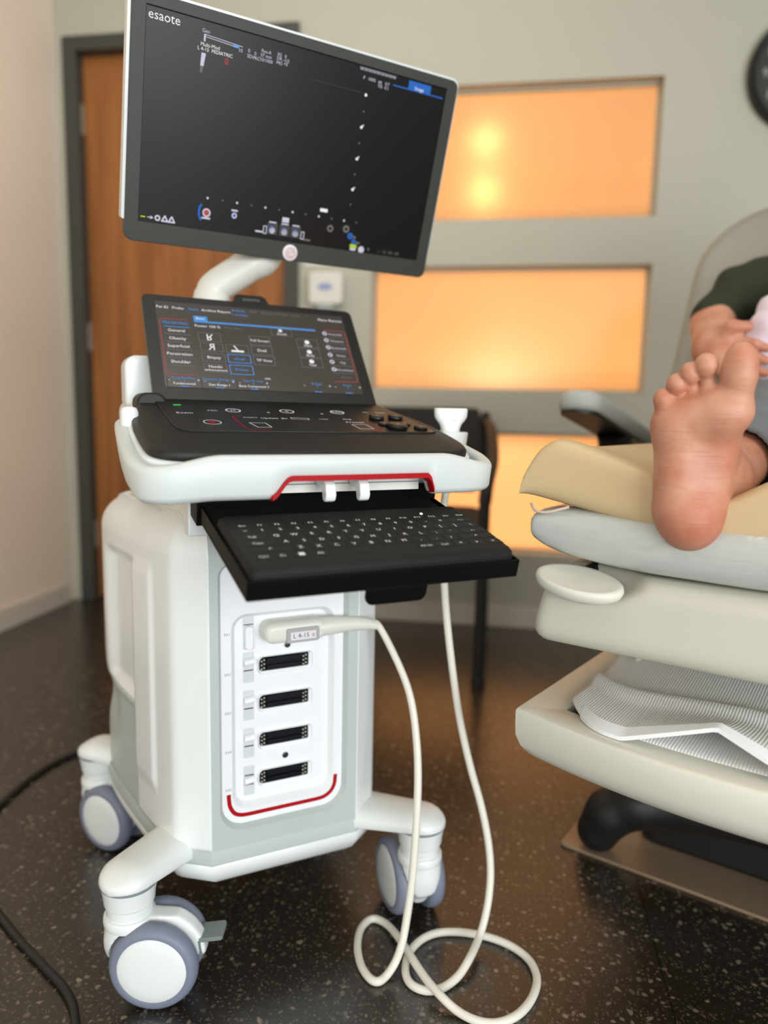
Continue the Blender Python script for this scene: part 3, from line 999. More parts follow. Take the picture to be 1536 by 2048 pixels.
for (x, y, z) in edge:
    rings.append([(x, y - 0.0022, z + 0.0025), (x, y - 0.0022, z - 0.0035), (x, y + 0.014, z - 0.0045), (x, y + 0.014, z + 0.0)])
g.loft(rings)
mk('handle_trim', g, M_RED, us, ang=40)
# filler between handle and tub, slide cover and hooks in the cut-out
g = G(); g.box(-0.145, 0.150, -0.138, -0.09, 0.7225, 0.7455)
mk('handle_bridge', g, M_WHITE, us, bevel=0.003)
g = G(); g.box(-0.08, 0.118, -0.118, -0.092, 0.703, 0.7245); g.box(-0.08, 0.118, -0.1205, -0.117, 0.7125, 0.7135, 1)
mk('slide_cover', g, [M_WHITE2, M_INKG], us)
for u in (-0.0155, 0.027):
    g = G()
    pr = [(-0.122, 0.7235), (-0.148, 0.7205), (-0.1555, 0.715), (-0.1575, 0.703), (-0.155, 0.6965), (-0.149, 0.6945), (-0.1445, 0.697), (-0.143, 0.704), (-0.139, 0.7105), (-0.122, 0.713)]
    g.loft([[(u - 0.0065, y, z) for y, z in pr], [(u + 0.0065, y, z) for y, z in pr]])
    mk('hook', g, M_WHITE, us, bevel=0.0022, seg=3)
# accessory ledge between the tub and the left handle arm, and its mirror
for s in (-1, 1):
    g = G(); g.box(s * 0.214 if s < 0 else 0.200, -0.200 if s < 0 else 0.214, -0.108, 0.06, -0.006, 0.0, M=Matrix.Translation((0, 0.0, 0.741)) @ Matrix.Rotation(R(9), 4, 'X'))
    led = mk('side_ledge', g, M_GREY, us)
    g = G()
    for v in (-0.045,):
        g.box(s * 0.213 if s < 0 else 0.204, -0.204 if s < 0 else 0.213, v - 0.022, v + 0.005, 0.0, 0.012, M=Matrix.Translation((0, 0, 0.741)) @ Matrix.Rotation(R(9), 4, 'X'))
    mk('ledge_step', g, M_GREY, led, bevel=0.003)
    if s > 0:
        continue
    g = G(); g.lathe([(0.010, 0), (0.011, 0.01), (0.011, 0.036), (0.009, 0.041), (0.004, 0.043)], 20, M=Matrix.Translation((s * 0.2080, 0.040, 0.756)))
    mk('cable_post', g, M_WHITE, us, ang=50)
# neck between body and console
g = G()
g.loft([[(-a, f, z), (a, f, z), (a, b, z), (-a, b, z)] for z, a, f, b in ((0.645, 0.128, 0.030, 0.33), (0.70, 0.150, -0.02, 0.30), (0.735, 0.155, -0.04, 0.28))])
mk('neck', g, M_WHITE2, us, bevel=0.008, seg=3)
for x0, x1 in ((-0.1545, -0.128), (0.135, 0.158)):
    g = G(); g.box(x0, x1, -0.045, -0.015, 0.645, 0.715)
    mk('slide_bracket', g, M_WHITE, us, bevel=0.002)

# keyboard tray
TS = math.atan2(0.048, 0.20)
MT = Matrix.Translation((0.006, -0.28, 0.64)) @ Matrix.Rotation(TS, 4, 'X')
g = G()
g.box(-0.1535, 0.1535, 0, 0.225, -0.0205, -0.0175)
g.box(-0.1535, -0.1510, 0, 0.225, -0.0175, 0); g.box(0.1510, 0.1535, 0, 0.225, -0.0175, 0); g.box(-0.1510, 0.1510, 0, 0.0025, -0.0175, 0)
tray = mk('keyboard_tray', g, M_DEEP, us, MT, bevel=0.0008)
g = G(); g.prism(rrect(-0.030, 0.040, -0.0375, -0.0195, (0.009, 0.009, 0.001, 0.001)), fv, -0.0008, 0.0035)
mk('pull_tab', g, M_DEEP, tray, bevel=0.0008)
g = G(); g.box(-0.150, 0.150, 0.147, 0.224, -0.0175, -0.003)
mk('rear_shelf', g, M_BLACK, tray, bevel=0.002)
g = G(); g.box(-0.1575, 0.1575, 0.203, 0.37, -0.026, 0.030)
mk('tray_housing', g, M_DEEP, us, MT, bevel=0.002)

# touch panel ----------------------------------------------------------------------------
MTP = Matrix.Translation((0.0049, 0.1879, 0.89)) @ Matrix.Rotation(R(-0.8), 4, 'Z') @ Matrix.Rotation(R(-38.1), 4, 'X') @ Matrix.Rotation(R(0.7), 4, 'Y')
g = G()
outl = rrect(-0.168, 0.168, -0.116, 0.0955, (0.003, 0.003, 0.010, 0.010), 6)
g.loft([ringz(outl, 0.0), ringz(outl, 0.009), ringz([(x * 0.95, y * 0.93) for x, y in outl], 0.016)])
g.prism([(-0.031, 0.092), (0.029, 0.092), (0.024, 0.1075), (0.019, 0.1115), (-0.020, 0.1115), (-0.026, 0.1075)], fv, -0.0006, 0.010)
touch = mk('touch_panel', g, M_BLACKG, us, MTP, bevel=0.0012)
g = G(); t = text_geo('esaote', 0.0105); g.add(t[0], t[1], 0, frame((0, -0.0012, 0.1015), (1, 0, 0), (0, 0, 1), (0, -1, 0)))
mk('brand_print', g, mat('bezel_print_grey', lin(120, 118, 112), 0.6), touch, recalc=False)
g = G(); g.quad((-0.150, -0.0005, -0.082), (0.150, -0.0005, -0.082), (0.150, -0.0005, 0.082), (-0.150, -0.0005, 0.082))
mk('touch_screen', g, M_TOUCH, touch)


class UI:
    def __init__(s, y, k=1.0):
        s.g = G(); s.y = y; s.k = k

    def rect(s, x0, x1, z0, z1, mi):
        s.g.quad((x0, s.y, z0), (x1, s.y, z0), (x1, s.y, z1), (x0, s.y, z1), mi)

    def box(s, x0, x1, z0, z1, w, mi):
        s.rect(x0, x1, z0, z0 + w, mi); s.rect(x0, x1, z1 - w, z1, mi); s.rect(x0, x0 + w, z0, z1, mi); s.rect(x1 - w, x1, z0, z1, mi)

    def text(s, x, z, t, size, mi, flip=(1, 1)):
        q = text_geo(t, round(size * s.k, 5))
        s.g.add(q[0], q[1], mi, frame((x, s.y - 0.0001, z), (flip[0], 0, 0), (0, 0, flip[1]), (0, -1, 0)))

    def disc(s, x, z, r, mi, r2=0.0):
        n = 20
        A = [(x + r * math.cos(2 * math.pi * k / n), s.y, z + r * math.sin(2 * math.pi * k / n)) for k in range(n)]
        B = [(x + r2 * math.cos(2 * math.pi * k / n), s.y, z + r2 * math.sin(2 * math.pi * k / n)) for k in range(n)]
        s.g.loft([A, B], mi, caps=False)

    def line(s, pts, w, mi):
        P = [v3(p) for p in pts]
        for a, b in zip(P[:-1], P[1:]):
            t = (b - a) / np.linalg.norm(b - a); n = np.array([-t[1], t[0]]) * w / 2
            s.g.quad(*[(q[0], s.y, q[1]) for q in (a - n, b - n, b + n, a + n)], mi)


# material slots of a screen layout
SM = [E_WHITE, E_GREY, E_BLUE, E_BLUE2, E_RED, E_YEL, E_LAV, E_DIM]
W_, GR, BL, RB, RE, YE, LV, DM = range(8)
ui = UI(-0.0009, 1.08)
for x, s, c in ((-0.1398, 'Pat ID', W_), (-0.117, 'Probe', W_), (-0.0938, 'Exam', BL), (-0.0708, 'Archive', W_), (-0.0475, 'Report', W_), (0.1136, 'Menu', W_), (0.1357, 'Remote', W_)):
    ui.text(x, 0.070, s, 0.0066, c)
for x, s, c in ((-0.024, 'B-Mode', BL), (-0.0007, 'CFM', GR), (0.0224, 'Doppler', GR), (0.0455, 'M-Mode', GR), (0.0685, 'Elasto', GR)):
    ui.text(x, 0.0745, s, 0.0060, c)
    ui.text(x, 0.0655, '1-10 MHz' if c == BL else '- -', 0.0058 if c == BL else 0.005, BL if c == BL else DM)
ui.text(0.0885, 0.0745, '>', 0.006, GR)
ui.line([(-0.105, 0.0470), (-0.143, 0.0462), (-0.1464, 0.043), (-0.1462, -0.057), (-0.1430, -0.0603), (-0.1035, -0.0595)], 0.0011, RE)
ui.line([(0.112, 0.0480), (0.144, 0.0475), (0.147, 0.0445), (0.1468, -0.055), (0.144, -0.058), (0.1066, -0.0591)], 0.0011, RE)
for k, (z, s) in enumerate(((0.0391, 'PEDIATRIC'), (0.0245, 'General'), (0.0090, 'Obesity'), (-0.0058, 'Superficial'), (-0.0209, 'Penetration'), (-0.0356, 'Shoulder'))):
    ui.text(-0.1238, z, s, 0.0072, BL if k == 0 else W_)
    ui.rect(-0.1416, -0.1040, z - 0.0080, z - 0.0068, BL if k == 0 else GR)
ui.rect(-0.0960, -0.0755, 0.0452, 0.0570, BL); ui.text(-0.086, 0.0520, 'Basic', 0.006, W_)
ui.rect(-0.0960, 0.0965, 0.0440, 0.0475, BL)
ui.box(-0.0945, -0.0600, 0.0274, 0.0435, 0.0007, DM); ui.text(-0.0768, 0.0370, 'Power 100 %', 0.0066, W_)
ui.box(-0.0560, -0.0200, 0.0274, 0.0435, 0.0005, DM); ui.text(-0.038, 0.0370, 'Freq offset', 0.0056, GR)
for (x0, x1, z0, z1, c, w) in ((-0.0934, -0.0596, 0.0073, 0.0244, GR, 0.0009), (-0.0926, -0.0587, -0.0125, 0.0040, GR, 0.0009), (-0.0926, -0.0580, -0.0325, -0.0160, GR, 0.0009), (-0.0922, -0.0580, -0.0530, -0.0365, GR, 0.0009),
                               (-0.0547, -0.0204, -0.0126, 0.0040, GR, 0.0009), (-0.0545, -0.0196, -0.0320, -0.0153, BL, 0.0012), (-0.0545, -0.0191, -0.0543, -0.0358, BL, 0.0012),
                               (-0.0164, 0.0168, 0.0060, 0.0245, GR, 0.0009), (-0.0164, 0.0172, -0.0136, 0.0045, GR, 0.0009), (-0.0160, 0.0177, -0.0337, -0.0155, GR, 0.0009),
                               (0.0212, 0.0553, 0.0287, 0.0440, GR, 0.0008), (0.0598, 0.0947, 0.0077, 0.0251, GR, 0.0008), (0.0598, 0.0947, -0.0125, 0.0065, GR, 0.0008), (0.0598, 0.0947, -0.0332, -0.0140, GR, 0.0008)):
    ui.box(x0, x1, z0, z1, w, c)
ui.text(-0.0765, 0.0160, 'R', 0.0165, W_, (1, -1)); ui.text(-0.0755, -0.0040, 'R', 0.0165, W_, (-1, 1))
ui.text(-0.0750, -0.0240, 'Biopsy', 0.0070, W_); ui.text(-0.0750, -0.0415, 'Needle', 0.0064, W_); ui.text(-0.0750, -0.0480, 'enhancement', 0.0056, W_)
ui.rect(-0.047, -0.028, -0.0105, -0.0070, W_); ui.line([(-0.042, 0.0020), (-0.037, -0.0070)], 0.0020, W_)
ui.text(-0.0370, -0.0240, 'uScan', 0.0070, BL); ui.text(-0.0370, -0.0450, 'XView', 0.0070, BL)
ui.text(0.0002, 0.0150, 'Full Screen', 0.0062, W_); ui.text(0.0004, -0.0045, 'Dual', 0.0070, W_); ui.text(0.0010, -0.0245, 'TP View', 0.0066, W_)
ui.disc(0.0370, 0.0395, 0.0030, W_); ui.text(0.0385, 0.0325, 'Zoom', 0.0060, W_)
for z, s in ((0.0180, 'Mark'), (-0.0020, 'Body'), (-0.0215, 'Text')):
    ui.disc(0.0772, z + 0.001, 0.0040, W_); ui.text(0.0775, z - 0.0065, s, 0.0058, W_)
for z, s in ((0.0398, 'Annotate'), (0.0254, 'Distance'), (0.0104, 'Bodymark'), (-0.0051, 'Notes'), (-0.0196, 'Clip'), (-0.0349, 'Worksheet')):
    ui.text(0.1295, z, s, 0.0058, LV); ui.disc(0.1115, z + 0.001, 0.0040, LV, 0.0018); ui.rect(0.1080, 0.1445, z - 0.0072, z - 0.0064, GR)
ui.text(0.1296, -0.0500, 'Printer', 0.0058, GR)
for x, s, t in ((-0.1232, 'Freq Res/Pen', 'Fundamental'), (-0.0735, 'Dynamic Range 10', 'Dyn Range 1'), (-0.0228, 'Size 45 mm', 'Base Compound 3'), (0.0765, 'B Gain', ''), (0.1267, 'Focus', '')):
    ui.text(x, -0.0656, s, 0.0058, BL); ui.text(x, -0.0755, t, 0.0056, W_)
    ui.disc(x, -0.0705, 0.0010, BL); ui.rect(x - 0.006, x + 0.006, -0.0815, -0.0800, BL)
    ui.text(x - 0.0205, -0.069, '-', 0.007, W_); ui.text(x + 0.0205, -0.069, '+', 0.007, W_)
for x in (-0.1465, -0.0986, -0.0478, 0.0011, 0.0524, 0.1026):
    ui.rect(x - 0.0006, x + 0.0006, -0.0815, -0.0625, DM)
ui.text(0.0, -0.0600, 'ON', 0.0050, W_)
mk('touch_layout', ui.g, SM, touch, recalc=False)
# hinge block behind the touch panel and speaker pod
g = G(); g.prism(rrect(-0.150, 0.150, 0.765, 0.812, 0.010), fv, 0.150, 0.21)
mk('touch_hinge', g, M_BLACK, us, bevel=0.004)
g = G(); g.prism(rrect(-0.190, -0.085, 0.790, 0.874, 0.018), fv, 0.225, 0.275)
mk('rear_pod', g, M_WHITE, us, bevel=0.006, seg=3)
g = G(); g.prism(rrect(-0.192, 0.192, 0.735, 0.81, 0.02), fv, 0.16, 0.30)
mk('console_rear', g, M_WHITE, us, bevel=0.008, seg=3)
g = G(); g.prism(rrect(-0.189, -0.150, 0.788, 0.818, 0.014), fv, 0.110, 0.165)
mk('hinge_cap', g, M_BLACK, us, bevel=0.004)

# monitor --------------------------------------------------------------------------------
LM = MR.inverted() @ Vector((-0.139, 1.206, 1.194))
MM = Matrix.Translation(LM) @ Matrix.Rotation(R(29.9) - PSI, 4, 'Z') @ Matrix.Rotation(R(17.2), 4, 'X') @ Matrix.Rotation(R(0.2), 4, 'Y')
outb = rrect(-0.2575, 0.2585, -0.1625, 0.1490, 0.012, 6)
scr = rrect(-0.2385, 0.2385, -0.1345, 0.1345, 0.0008, 6)
g = G()
g.ringplate(outb, scr, fv, -0.0035, 0.012)
monitor = mk('monitor', g, M_BEZEL, us, MM, bevel=0.0012)
g = G(); g.quad((-0.2390, 0.0, -0.1350), (0.2390, 0.0, -0.1350), (0.2390, 0.0, 0.1350), (-0.2390, 0.0, 0.1350))
mk('screen', g, M_SCREEN, monitor)
ws = rrect(-0.2615, 0.2620, -0.1345, 0.1525, (0.003, 0.003, 0.014, 0.014), 6)
g = G(); g.loft([ringz(ws, 0.0015), ringz(ws, 0.020), ringz([(x * 0.985, y * 0.975) for x, y in ws], 0.030), ringz([(x * 0.6, y * 0.6) for x, y in ws], 0.048)])
mk('back_shell', g, M_WHITE, monitor, ang=30)
g = G(); g.loft([ringz(rrect(-0.2575, 0.2585, -0.1625, -0.134, (0.012, 0.012, 0.001, 0.001), 5), 0.010), ringz(rrect(-0.2555, 0.2565, -0.1605, -0.134, (0.012, 0.012, 0.001, 0.001), 5), 0.024)])
mk('chin_back', g, M_BEZEL, monitor)
g = G(); g.lathe([(0.0125, 0), (0.0125, 0.001), (0.0118, 0.0014)], 36, 0, M=frame((-0.0006, -0.0035, -0.1500), (1, 0, 0), (0, 0, 1), (0, -1, 0)))
bd = mk('badge', g, M_LABELW, monitor)
bu = UI(-0.00505); bu.disc(-0.0006, -0.15, 0.0085, 0, 0.0072)
bu.line([(-0.0055, -0.1500), (0.0042, -0.1490)], 0.0014, 0); bu.line([(-0.0055, -0.1500), (-0.004, -0.1462), (0.000, -0.1448), (0.0036, -0.1462), (0.0042, -0.1490)], 0.0013, 0); bu.line([(-0.0055, -0.1500), (-0.004, -0.1538), (0.0, -0.1553), (0.0038, -0.1540)], 0.0013, 0)
mk('emblem', bu.g, mat('emblem_pink', lin(206, 140, 136), 0.5), bd, recalc=False)
ui = UI(-0.0006, 0.95)
ui.text(-0.2145, 0.1250, 'esaote', 0.0170, W_)
ui.text(-0.158, 0.1225, 'Gen', 0.0068, LV); ui.line([(-0.160, 0.1185), (-0.105, 0.1155)], 0.0008, LV); ui.line([(-0.160, 0.1160), (-0.112, 0.1133)], 0.0008, LV); ui.rect(-0.119, -0.110, 0.1125, 0.1160, BL)
ui.rect(-0.1605, -0.1580, 0.110, 0.1185, LV); ui.text(-0.108, 0.1105, '10', 0.0068, LV); ui.text(-0.0955, 0.1130, '0', 0.0068, LV); ui.text(-0.094, 0.1065, 'SD', 0.0068, LV)
ui.text(-0.151, 0.1060, 'Multi-Mod', 0.0068, W_); ui.text(-0.1435, 0.1005, 'L 4-15  PEDIATRIC', 0.0066, W_)
g = ui.g
# fading probe marker: three steps of lighter to darker bars
for k, mi in enumerate((LV, LV, LV, LV, GR, GR, DM)):
    ui.rect(-0.1625 - 0.0002 * k, -0.1565 - 0.0006 * k, 0.0960 - 0.0040 * (k + 1), 0.0960 - 0.0040 * k, mi)
ui.box(-0.1290, -0.1245, 0.0890, 0.0965, 0.0012, RE); ui.rect(-0.1275, -0.126, 0.0920, 0.0930, RE)
for x, z, s in ((-0.0860, 0.1115, '0'), (-0.084, 0.1060, 'PRC'), (-0.0700, 0.1175, 'Res-A'), (-0.0700, 0.1120, '37 mm'), (-0.0690, 0.1065, '10/1000'), (-0.0500, 0.1185, 'XS'), (-0.0495, 0.1135, 'DR'), (-0.0490, 0.1080, 'PRS'), (-0.0405, 0.118, '0'), (-0.039, 0.113, '-1/3'), (-0.0395, 0.1085, '+0')):
    ui.text(x, z, s, 0.0064, LV)
ui.text(0.112, 0.1300, 'WWWWWWWWW', 0.0072, LV)
for x, z, s in ((0.0890, 0.1190, 'P'), (0.1025, 0.1190, '100%'), (0.117, 0.1180, 'MI'), (0.130, 0.1185, '0.7'), (0.118, 0.1130, 'TIS'), (0.130, 0.1130, '0.1')):
    ui.text(x, z, s, 0.0066, LV)
ui.line([(0.1405, 0.1200), (0.2344, 0.1200)], 0.0018, RB)
ui.rect(0.168, 0.2095, 0.1200, 0.1325, RB); ui.text(0.1885, 0.1235, 'Image', 0.0075, W_)
for z in (0.0967, 0.0513, 0.0055, -0.0402):
    ui.disc(0.0960, z, 0.0022, W_)
    if z < 0.09:
        ui.line([(0.0955, z), (0.0995, z + 0.004)], 0.0016, W_)
    ui.disc(0.0960, z - 0.0228, 0.0013, GR)
for k in range(12):
    ui.disc(-0.1394 + 0.0228 * k, -0.0888, 0.0017 if k % 2 == 0 else 0.0012, LV if k % 2 == 0 else GR)
ui.rect(0.0440, 0.0570, -0.0810, -0.0760, W_)
ui.line([(-0.1475, -0.0985), (-0.1505, -0.1030), (-0.1512, -0.1100), (-0.1500, -0.1170), (-0.1470, -0.1210)], 0.0032, RB)
ui.disc(-0.1395, -0.1095, 0.0062, LV, 0.0042); ui.disc(-0.1395, -0.1095, 0.0042, RE); ui.rect(-0.1465, -0.1335, -0.1185, -0.1160, LV)
ui.disc(-0.0965, -0.1075, 0.0042, LV, 0.0024); ui.disc(-0.0965, -0.1075, 0.0024, RB); ui.rect(-0.1015, -0.0915, -0.1015, -0.0990, LV)
ui.rect(-0.2350, -0.2285, -0.1285, -0.1268, YE)
for x in (-0.2215, -0.2110, -0.2005, -0.1905):
    if x < -0.22:
        ui.line([(x - 0.004, -0.1275), (x + 0.004, -0.1275)], 0.0012, LV); ui.line([(x, -0.1255), (x + 0.004, -0.1275), (x, -0.1295)], 0.0010, LV)
    elif x < -0.21:
        ui.disc(x, -0.1270, 0.0042, LV, 0.002)
    else:
        ui.line([(x - 0.0045, -0.1310), (x, -0.1225), (x + 0.0045, -0.1310)], 0.0022, LV); ui.rect(x - 0.005, x + 0.005, -0.1312, -0.1290, LV)
for x in (-0.0335, -0.0130, 0.0060):
    ui.rect(x - 0.0085, x + 0.0085, -0.1265, -0.1100, DM); ui.disc(x, -0.1205, 0.0048, LV); ui.disc(x - 0.001, -0.1165, 0.0030, RB); ui.rect(x - 0.006, x + 0.006, -0.1095, -0.1075, LV)
ui.rect(-0.0185, -0.0070, -0.1060, -0.0985, LV)
ui.box(-0.0485, -0.0425, -0.1270, -0.1150, 0.0012, LV); ui.rect(-0.0610, -0.0490, -0.1260, -0.1235, LV)
ui.box(0.0155, 0.0215, -0.1275, -0.1155, 0.0012, LV); ui.rect(0.0220, 0.0330, -0.1285, -0.1260, GR)
ui.disc(0.0657, -0.1043, 0.0055, GR, 0.0028); ui.disc(0.0945, -0.1012, 0.0058, GR, 0.0028)
ui.disc(0.1037, -0.1111, 0.0050, RB, 0.0015); ui.rect(0.1095, 0.1140, -0.1140, -0.1105, GR); ui.disc(0.1115, -0.1195, 0.0042, RB, 0.0015); ui.rect(0.1160, 0.1230, -0.1215, -0.1190, GR)
ui.rect(0.1055, 0.1180, -0.1285, -0.1235, YE); ui.rect(0.1065, 0.1170, -0.1330, -0.1290, LV); ui.disc(0.1275, -0.1300, 0.0055, LV)
ui.text(0.1410, -0.1290, '*', 0.007, LV); ui.text(0.1800, -0.1285, '--  12 : 04 : 58', 0.0075, GR)
ui.line([(0.0, 0.0985), (0.0880, 0.0985)], 0.0006, DM)
mk('screen_layout', ui.g, SM, monitor, recalc=False)
# monitor arm
mb = MM @ Vector((0, 0.045, 0.0))
g = G()
m1 = MM @ Vector((0, 0.115, -0.065)); m2 = MM @ Vector((0, 0.100, -0.01))
pts = bez([(-0.044, 0.300, 0.975), (-0.036, 0.300, 0.993), (0.015, 0.302, 1.030), (0.050, 0.300, 1.058), tuple(m1), tuple(m2)], 6)
g.tube(pts, [0.028] * len(pts), 20, flat=0.95)
mk('monitor_arm', g, M_WHITE2, us, ang=60)
g = G(); g.lathe([(0.030, 0.80), (0.030, 0.972), (0.027, 0.986), (0.018, 0.995)], 32, M=Matrix.Translation((-0.044, 0.300, 0)))
mk('arm_column', g, M_WHITE2, us, ang=50)
g = G(); g.prism(rrect(-0.045, 0.045, -0.045, 0.045, 0.01), fv, 0.040, 0.105, M=MM)
mk('monitor_mount', g, M_WHITE2, us, bevel=0.006, seg=3)
# probe holders on the right of the console
for (u, v) in ((0.246, 0.022), (0.240, 0.085)):
    g = G()
    Mh = Matrix.Translation((u, v, 0.725))
    g.lathe([(0.017, 0.0), (0.0215, 0.002), (0.0265, 0.044), (0.0250, 0.0455), (0.0225, 0.042), (0.016, 0.006)], 28, M=Mh, caps=False)
    h_ = mk('probe_holder', g, M_WHITE, us, ang=40)
    g = G(); g.box(-0.045, -0.018, -0.012, 0.012, 0.012, 0.03, M=Mh)
    mk('holder_bracket', g, M_WHITE, h_, bevel=0.003)

# ------------------------------------------------------------------ keyboard in the tray
kbd = thing('keyboard', 'flat black sealed keyboard lying in the pull-out tray under the console', 'keyboard', MR @ MT)
g = G()
g.loft([[(x, y, z) for x, y in rrect(-0.1495 + d, 0.1495 - d, 0.0045 + d * 1.3, 0.1455 - d, 0.007, 5)] for z, d in ((-0.0165, 0.0), (0.0015, 0.0), (0.0065, 0.0010), (0.0098, 0.0035), (0.0110, 0.0075))])
mk('case', g, M_KEYTOP, kbd, ang=30)
U = 0.0196; X0 = -0.1401
rows = [
    (0.0300, 0.0140, [('Ctrl', 1), ('Fn', 1), ('#', 1), ('Alt', 1), ('', 5.1), ('Alt Gr', 1.15), ('Ctrl', 1.15), ('<', 0.97), ('v', 1.1), ('>', 1.13)]),
    (0.0462, 0.0140, [('^', 2.23)] + [(c, 1) for c in 'ZXCVBNM,./'] + [('^', 2.37)]),
    (0.0624, 0.0140, [('Caps', 1.7)] + [(c, 1) for c in "ASDFGHJKL;'"] + [('<-', 1.9)]),
    (0.0787, 0.0140, [('Tab', 1.43)] + [(c, 1) for c in 'QWERTYUIOP[]'] + [('\\', 1.17)]),
    (0.0948, 0.0135, [('~', 0.9)] + [(c, 1) for c in '1234567890-='] + [('<--', 1.7)]),
    (0.1092, 0.0100, [('Esc', 0.973)] + [('F%d' % i, 0.973) for i in range(1, 13)] + [('Ins', 0.973), ('Del', 0.973)]),
]
proto = {}
lg = G()
for yc, dep, ks in rows:
    x = X0
    for lab, w in ks:
        wd = w * U - 0.0014
        key = (round(wd, 5), dep)
        xc = x + w * U / 2
        Mk = Matrix.Translation((xc, yc, 0.0108))
        if key not in proto:
            g = G(); a, b = wd / 2, dep / 2
            g.loft([rr_ for rr_ in ([(-a, -b, 0), (a, -b, 0), (a, b, 0), (-a, b, 0)], [(-a + 0.001, -b + 0.001, 0.0008), (a - 0.001, -b + 0.001, 0.0008), (a - 0.001, b - 0.001, 0.0008), (-a + 0.001, b - 0.001, 0.0008)])])
            proto[key] = mk('key', g, M_KEYTOP, kbd, Mk)
        else:
            share(proto[key], 'key', kbd, Mk)
        if lab == '#':
            for sx in (-1, 1):
                for sy in (-1, 1):
                    lg.box(xc + sx * 0.0016 - 0.0014, xc + sx * 0.0016 + 0.0014, yc + sy * 0.0016 - 0.0014, yc + sy * 0.0016 + 0.0014, 0.0116, 0.0118)
        elif lab:
            sz = 0.0078 if len(lab) == 1 else (0.0060 if len(lab) < 4 else 0.0056)
            t = text_geo(lab, sz)
            off = -0.0 if len(lab) == 1 else -0.001
            lx = xc - (w - 1) * U * 0.25 if w > 1.3 and len(lab) > 1 and x < 0 else xc
            lg.add(t[0], t[1], 0, Matrix.Translation((lx, yc + off, 0.01175)))
        x += w * U
mk('key_legends', lg, M_PRINT, kbd, recalc=False)
g = G(); g.lathe([(0.0016, 0.0108), (0.0016, 0.0118), (0.001, 0.0121)], 12, M=Matrix.Translation((0.090, 0.1190, 0)))
mk('status_led', g, emis('led_white', (0.85, 0.9, 1, 1), 4.0), kbd)

# ------------------------------------------------------------------ probe: plug, cable and head are one thing
prb = thing('ultrasound_probe', 'white ultrasound probe with long cream cable, plugged into the top port', 'probe', MR)
MRI = MR.inverted()
lw = lambda p: tuple(MRI @ Vector(p))
g = G()
ri = lambda d, h: ringz(rrect(-0.036 + d, 0.058 - d, 0.4705 + d, 0.5015 - d, 0.0140 - d, 6), h)
g.loft([ri(0.0, 0.0640), ri(0.0, 0.042), ri(0.0008, 0.0375), ri(0.0028, 0.0340), ri(0.0060, 0.0320), ri(0.0095, 0.0316)])
plug = mk('plug', g, M_PLUG, prb, ang=50)
g = G(); g.prism(rrect(-0.006, 0.043, 0.4715, 0.4925, 0.003), fv, 0.0318, 0.0295)
lb = mk('plug_label', g, M_LABELG, plug, bevel=0.0006)
g = G(); g.box(0.000, 0.038, 0.0290, 0.0296, 0.4755, 0.4870)
lw2 = mk('label_sticker', g, M_LABELW, lb)
g = G(); t = text_geo('L 4-15', 0.0095); g.add(t[0], t[1], 0, frame((0.0155, 0.0288, 0.4812), (1, 0, 0), (0, 0, 1), (0, -1, 0)))
t = text_geo('e', 0.0115); g.add(t[0], t[1], 1, frame((0.0340, 0.0288, 0.4815), (1, 0, 0), (0, 0, 1), (0, -1, 0)))
lw2b = mk('sticker_print', g, [M_INK, M_INKR], lb, recalc=False)
sp = bez([(0.035, 0.046, 0.486), (0.058, 0.045, 0.4865), (0.082, 0.044, 0.4865), (0.105, 0.043, 0.4855), (0.125, 0.041, 0.483), (0.140, 0.038, 0.479)], 5)
rad = np.interp(np.linspace(0, 1, len(sp)), [0, 0.25, 0.45, 0.65, 0.85, 1], [0.0150, 0.0140, 0.0122, 0.0108, 0.0080, 0.0056])
g = G(); g.tube(sp, list(rad), 18)
mk('strain_relief', g, M_PLUG, prb, ang=60)
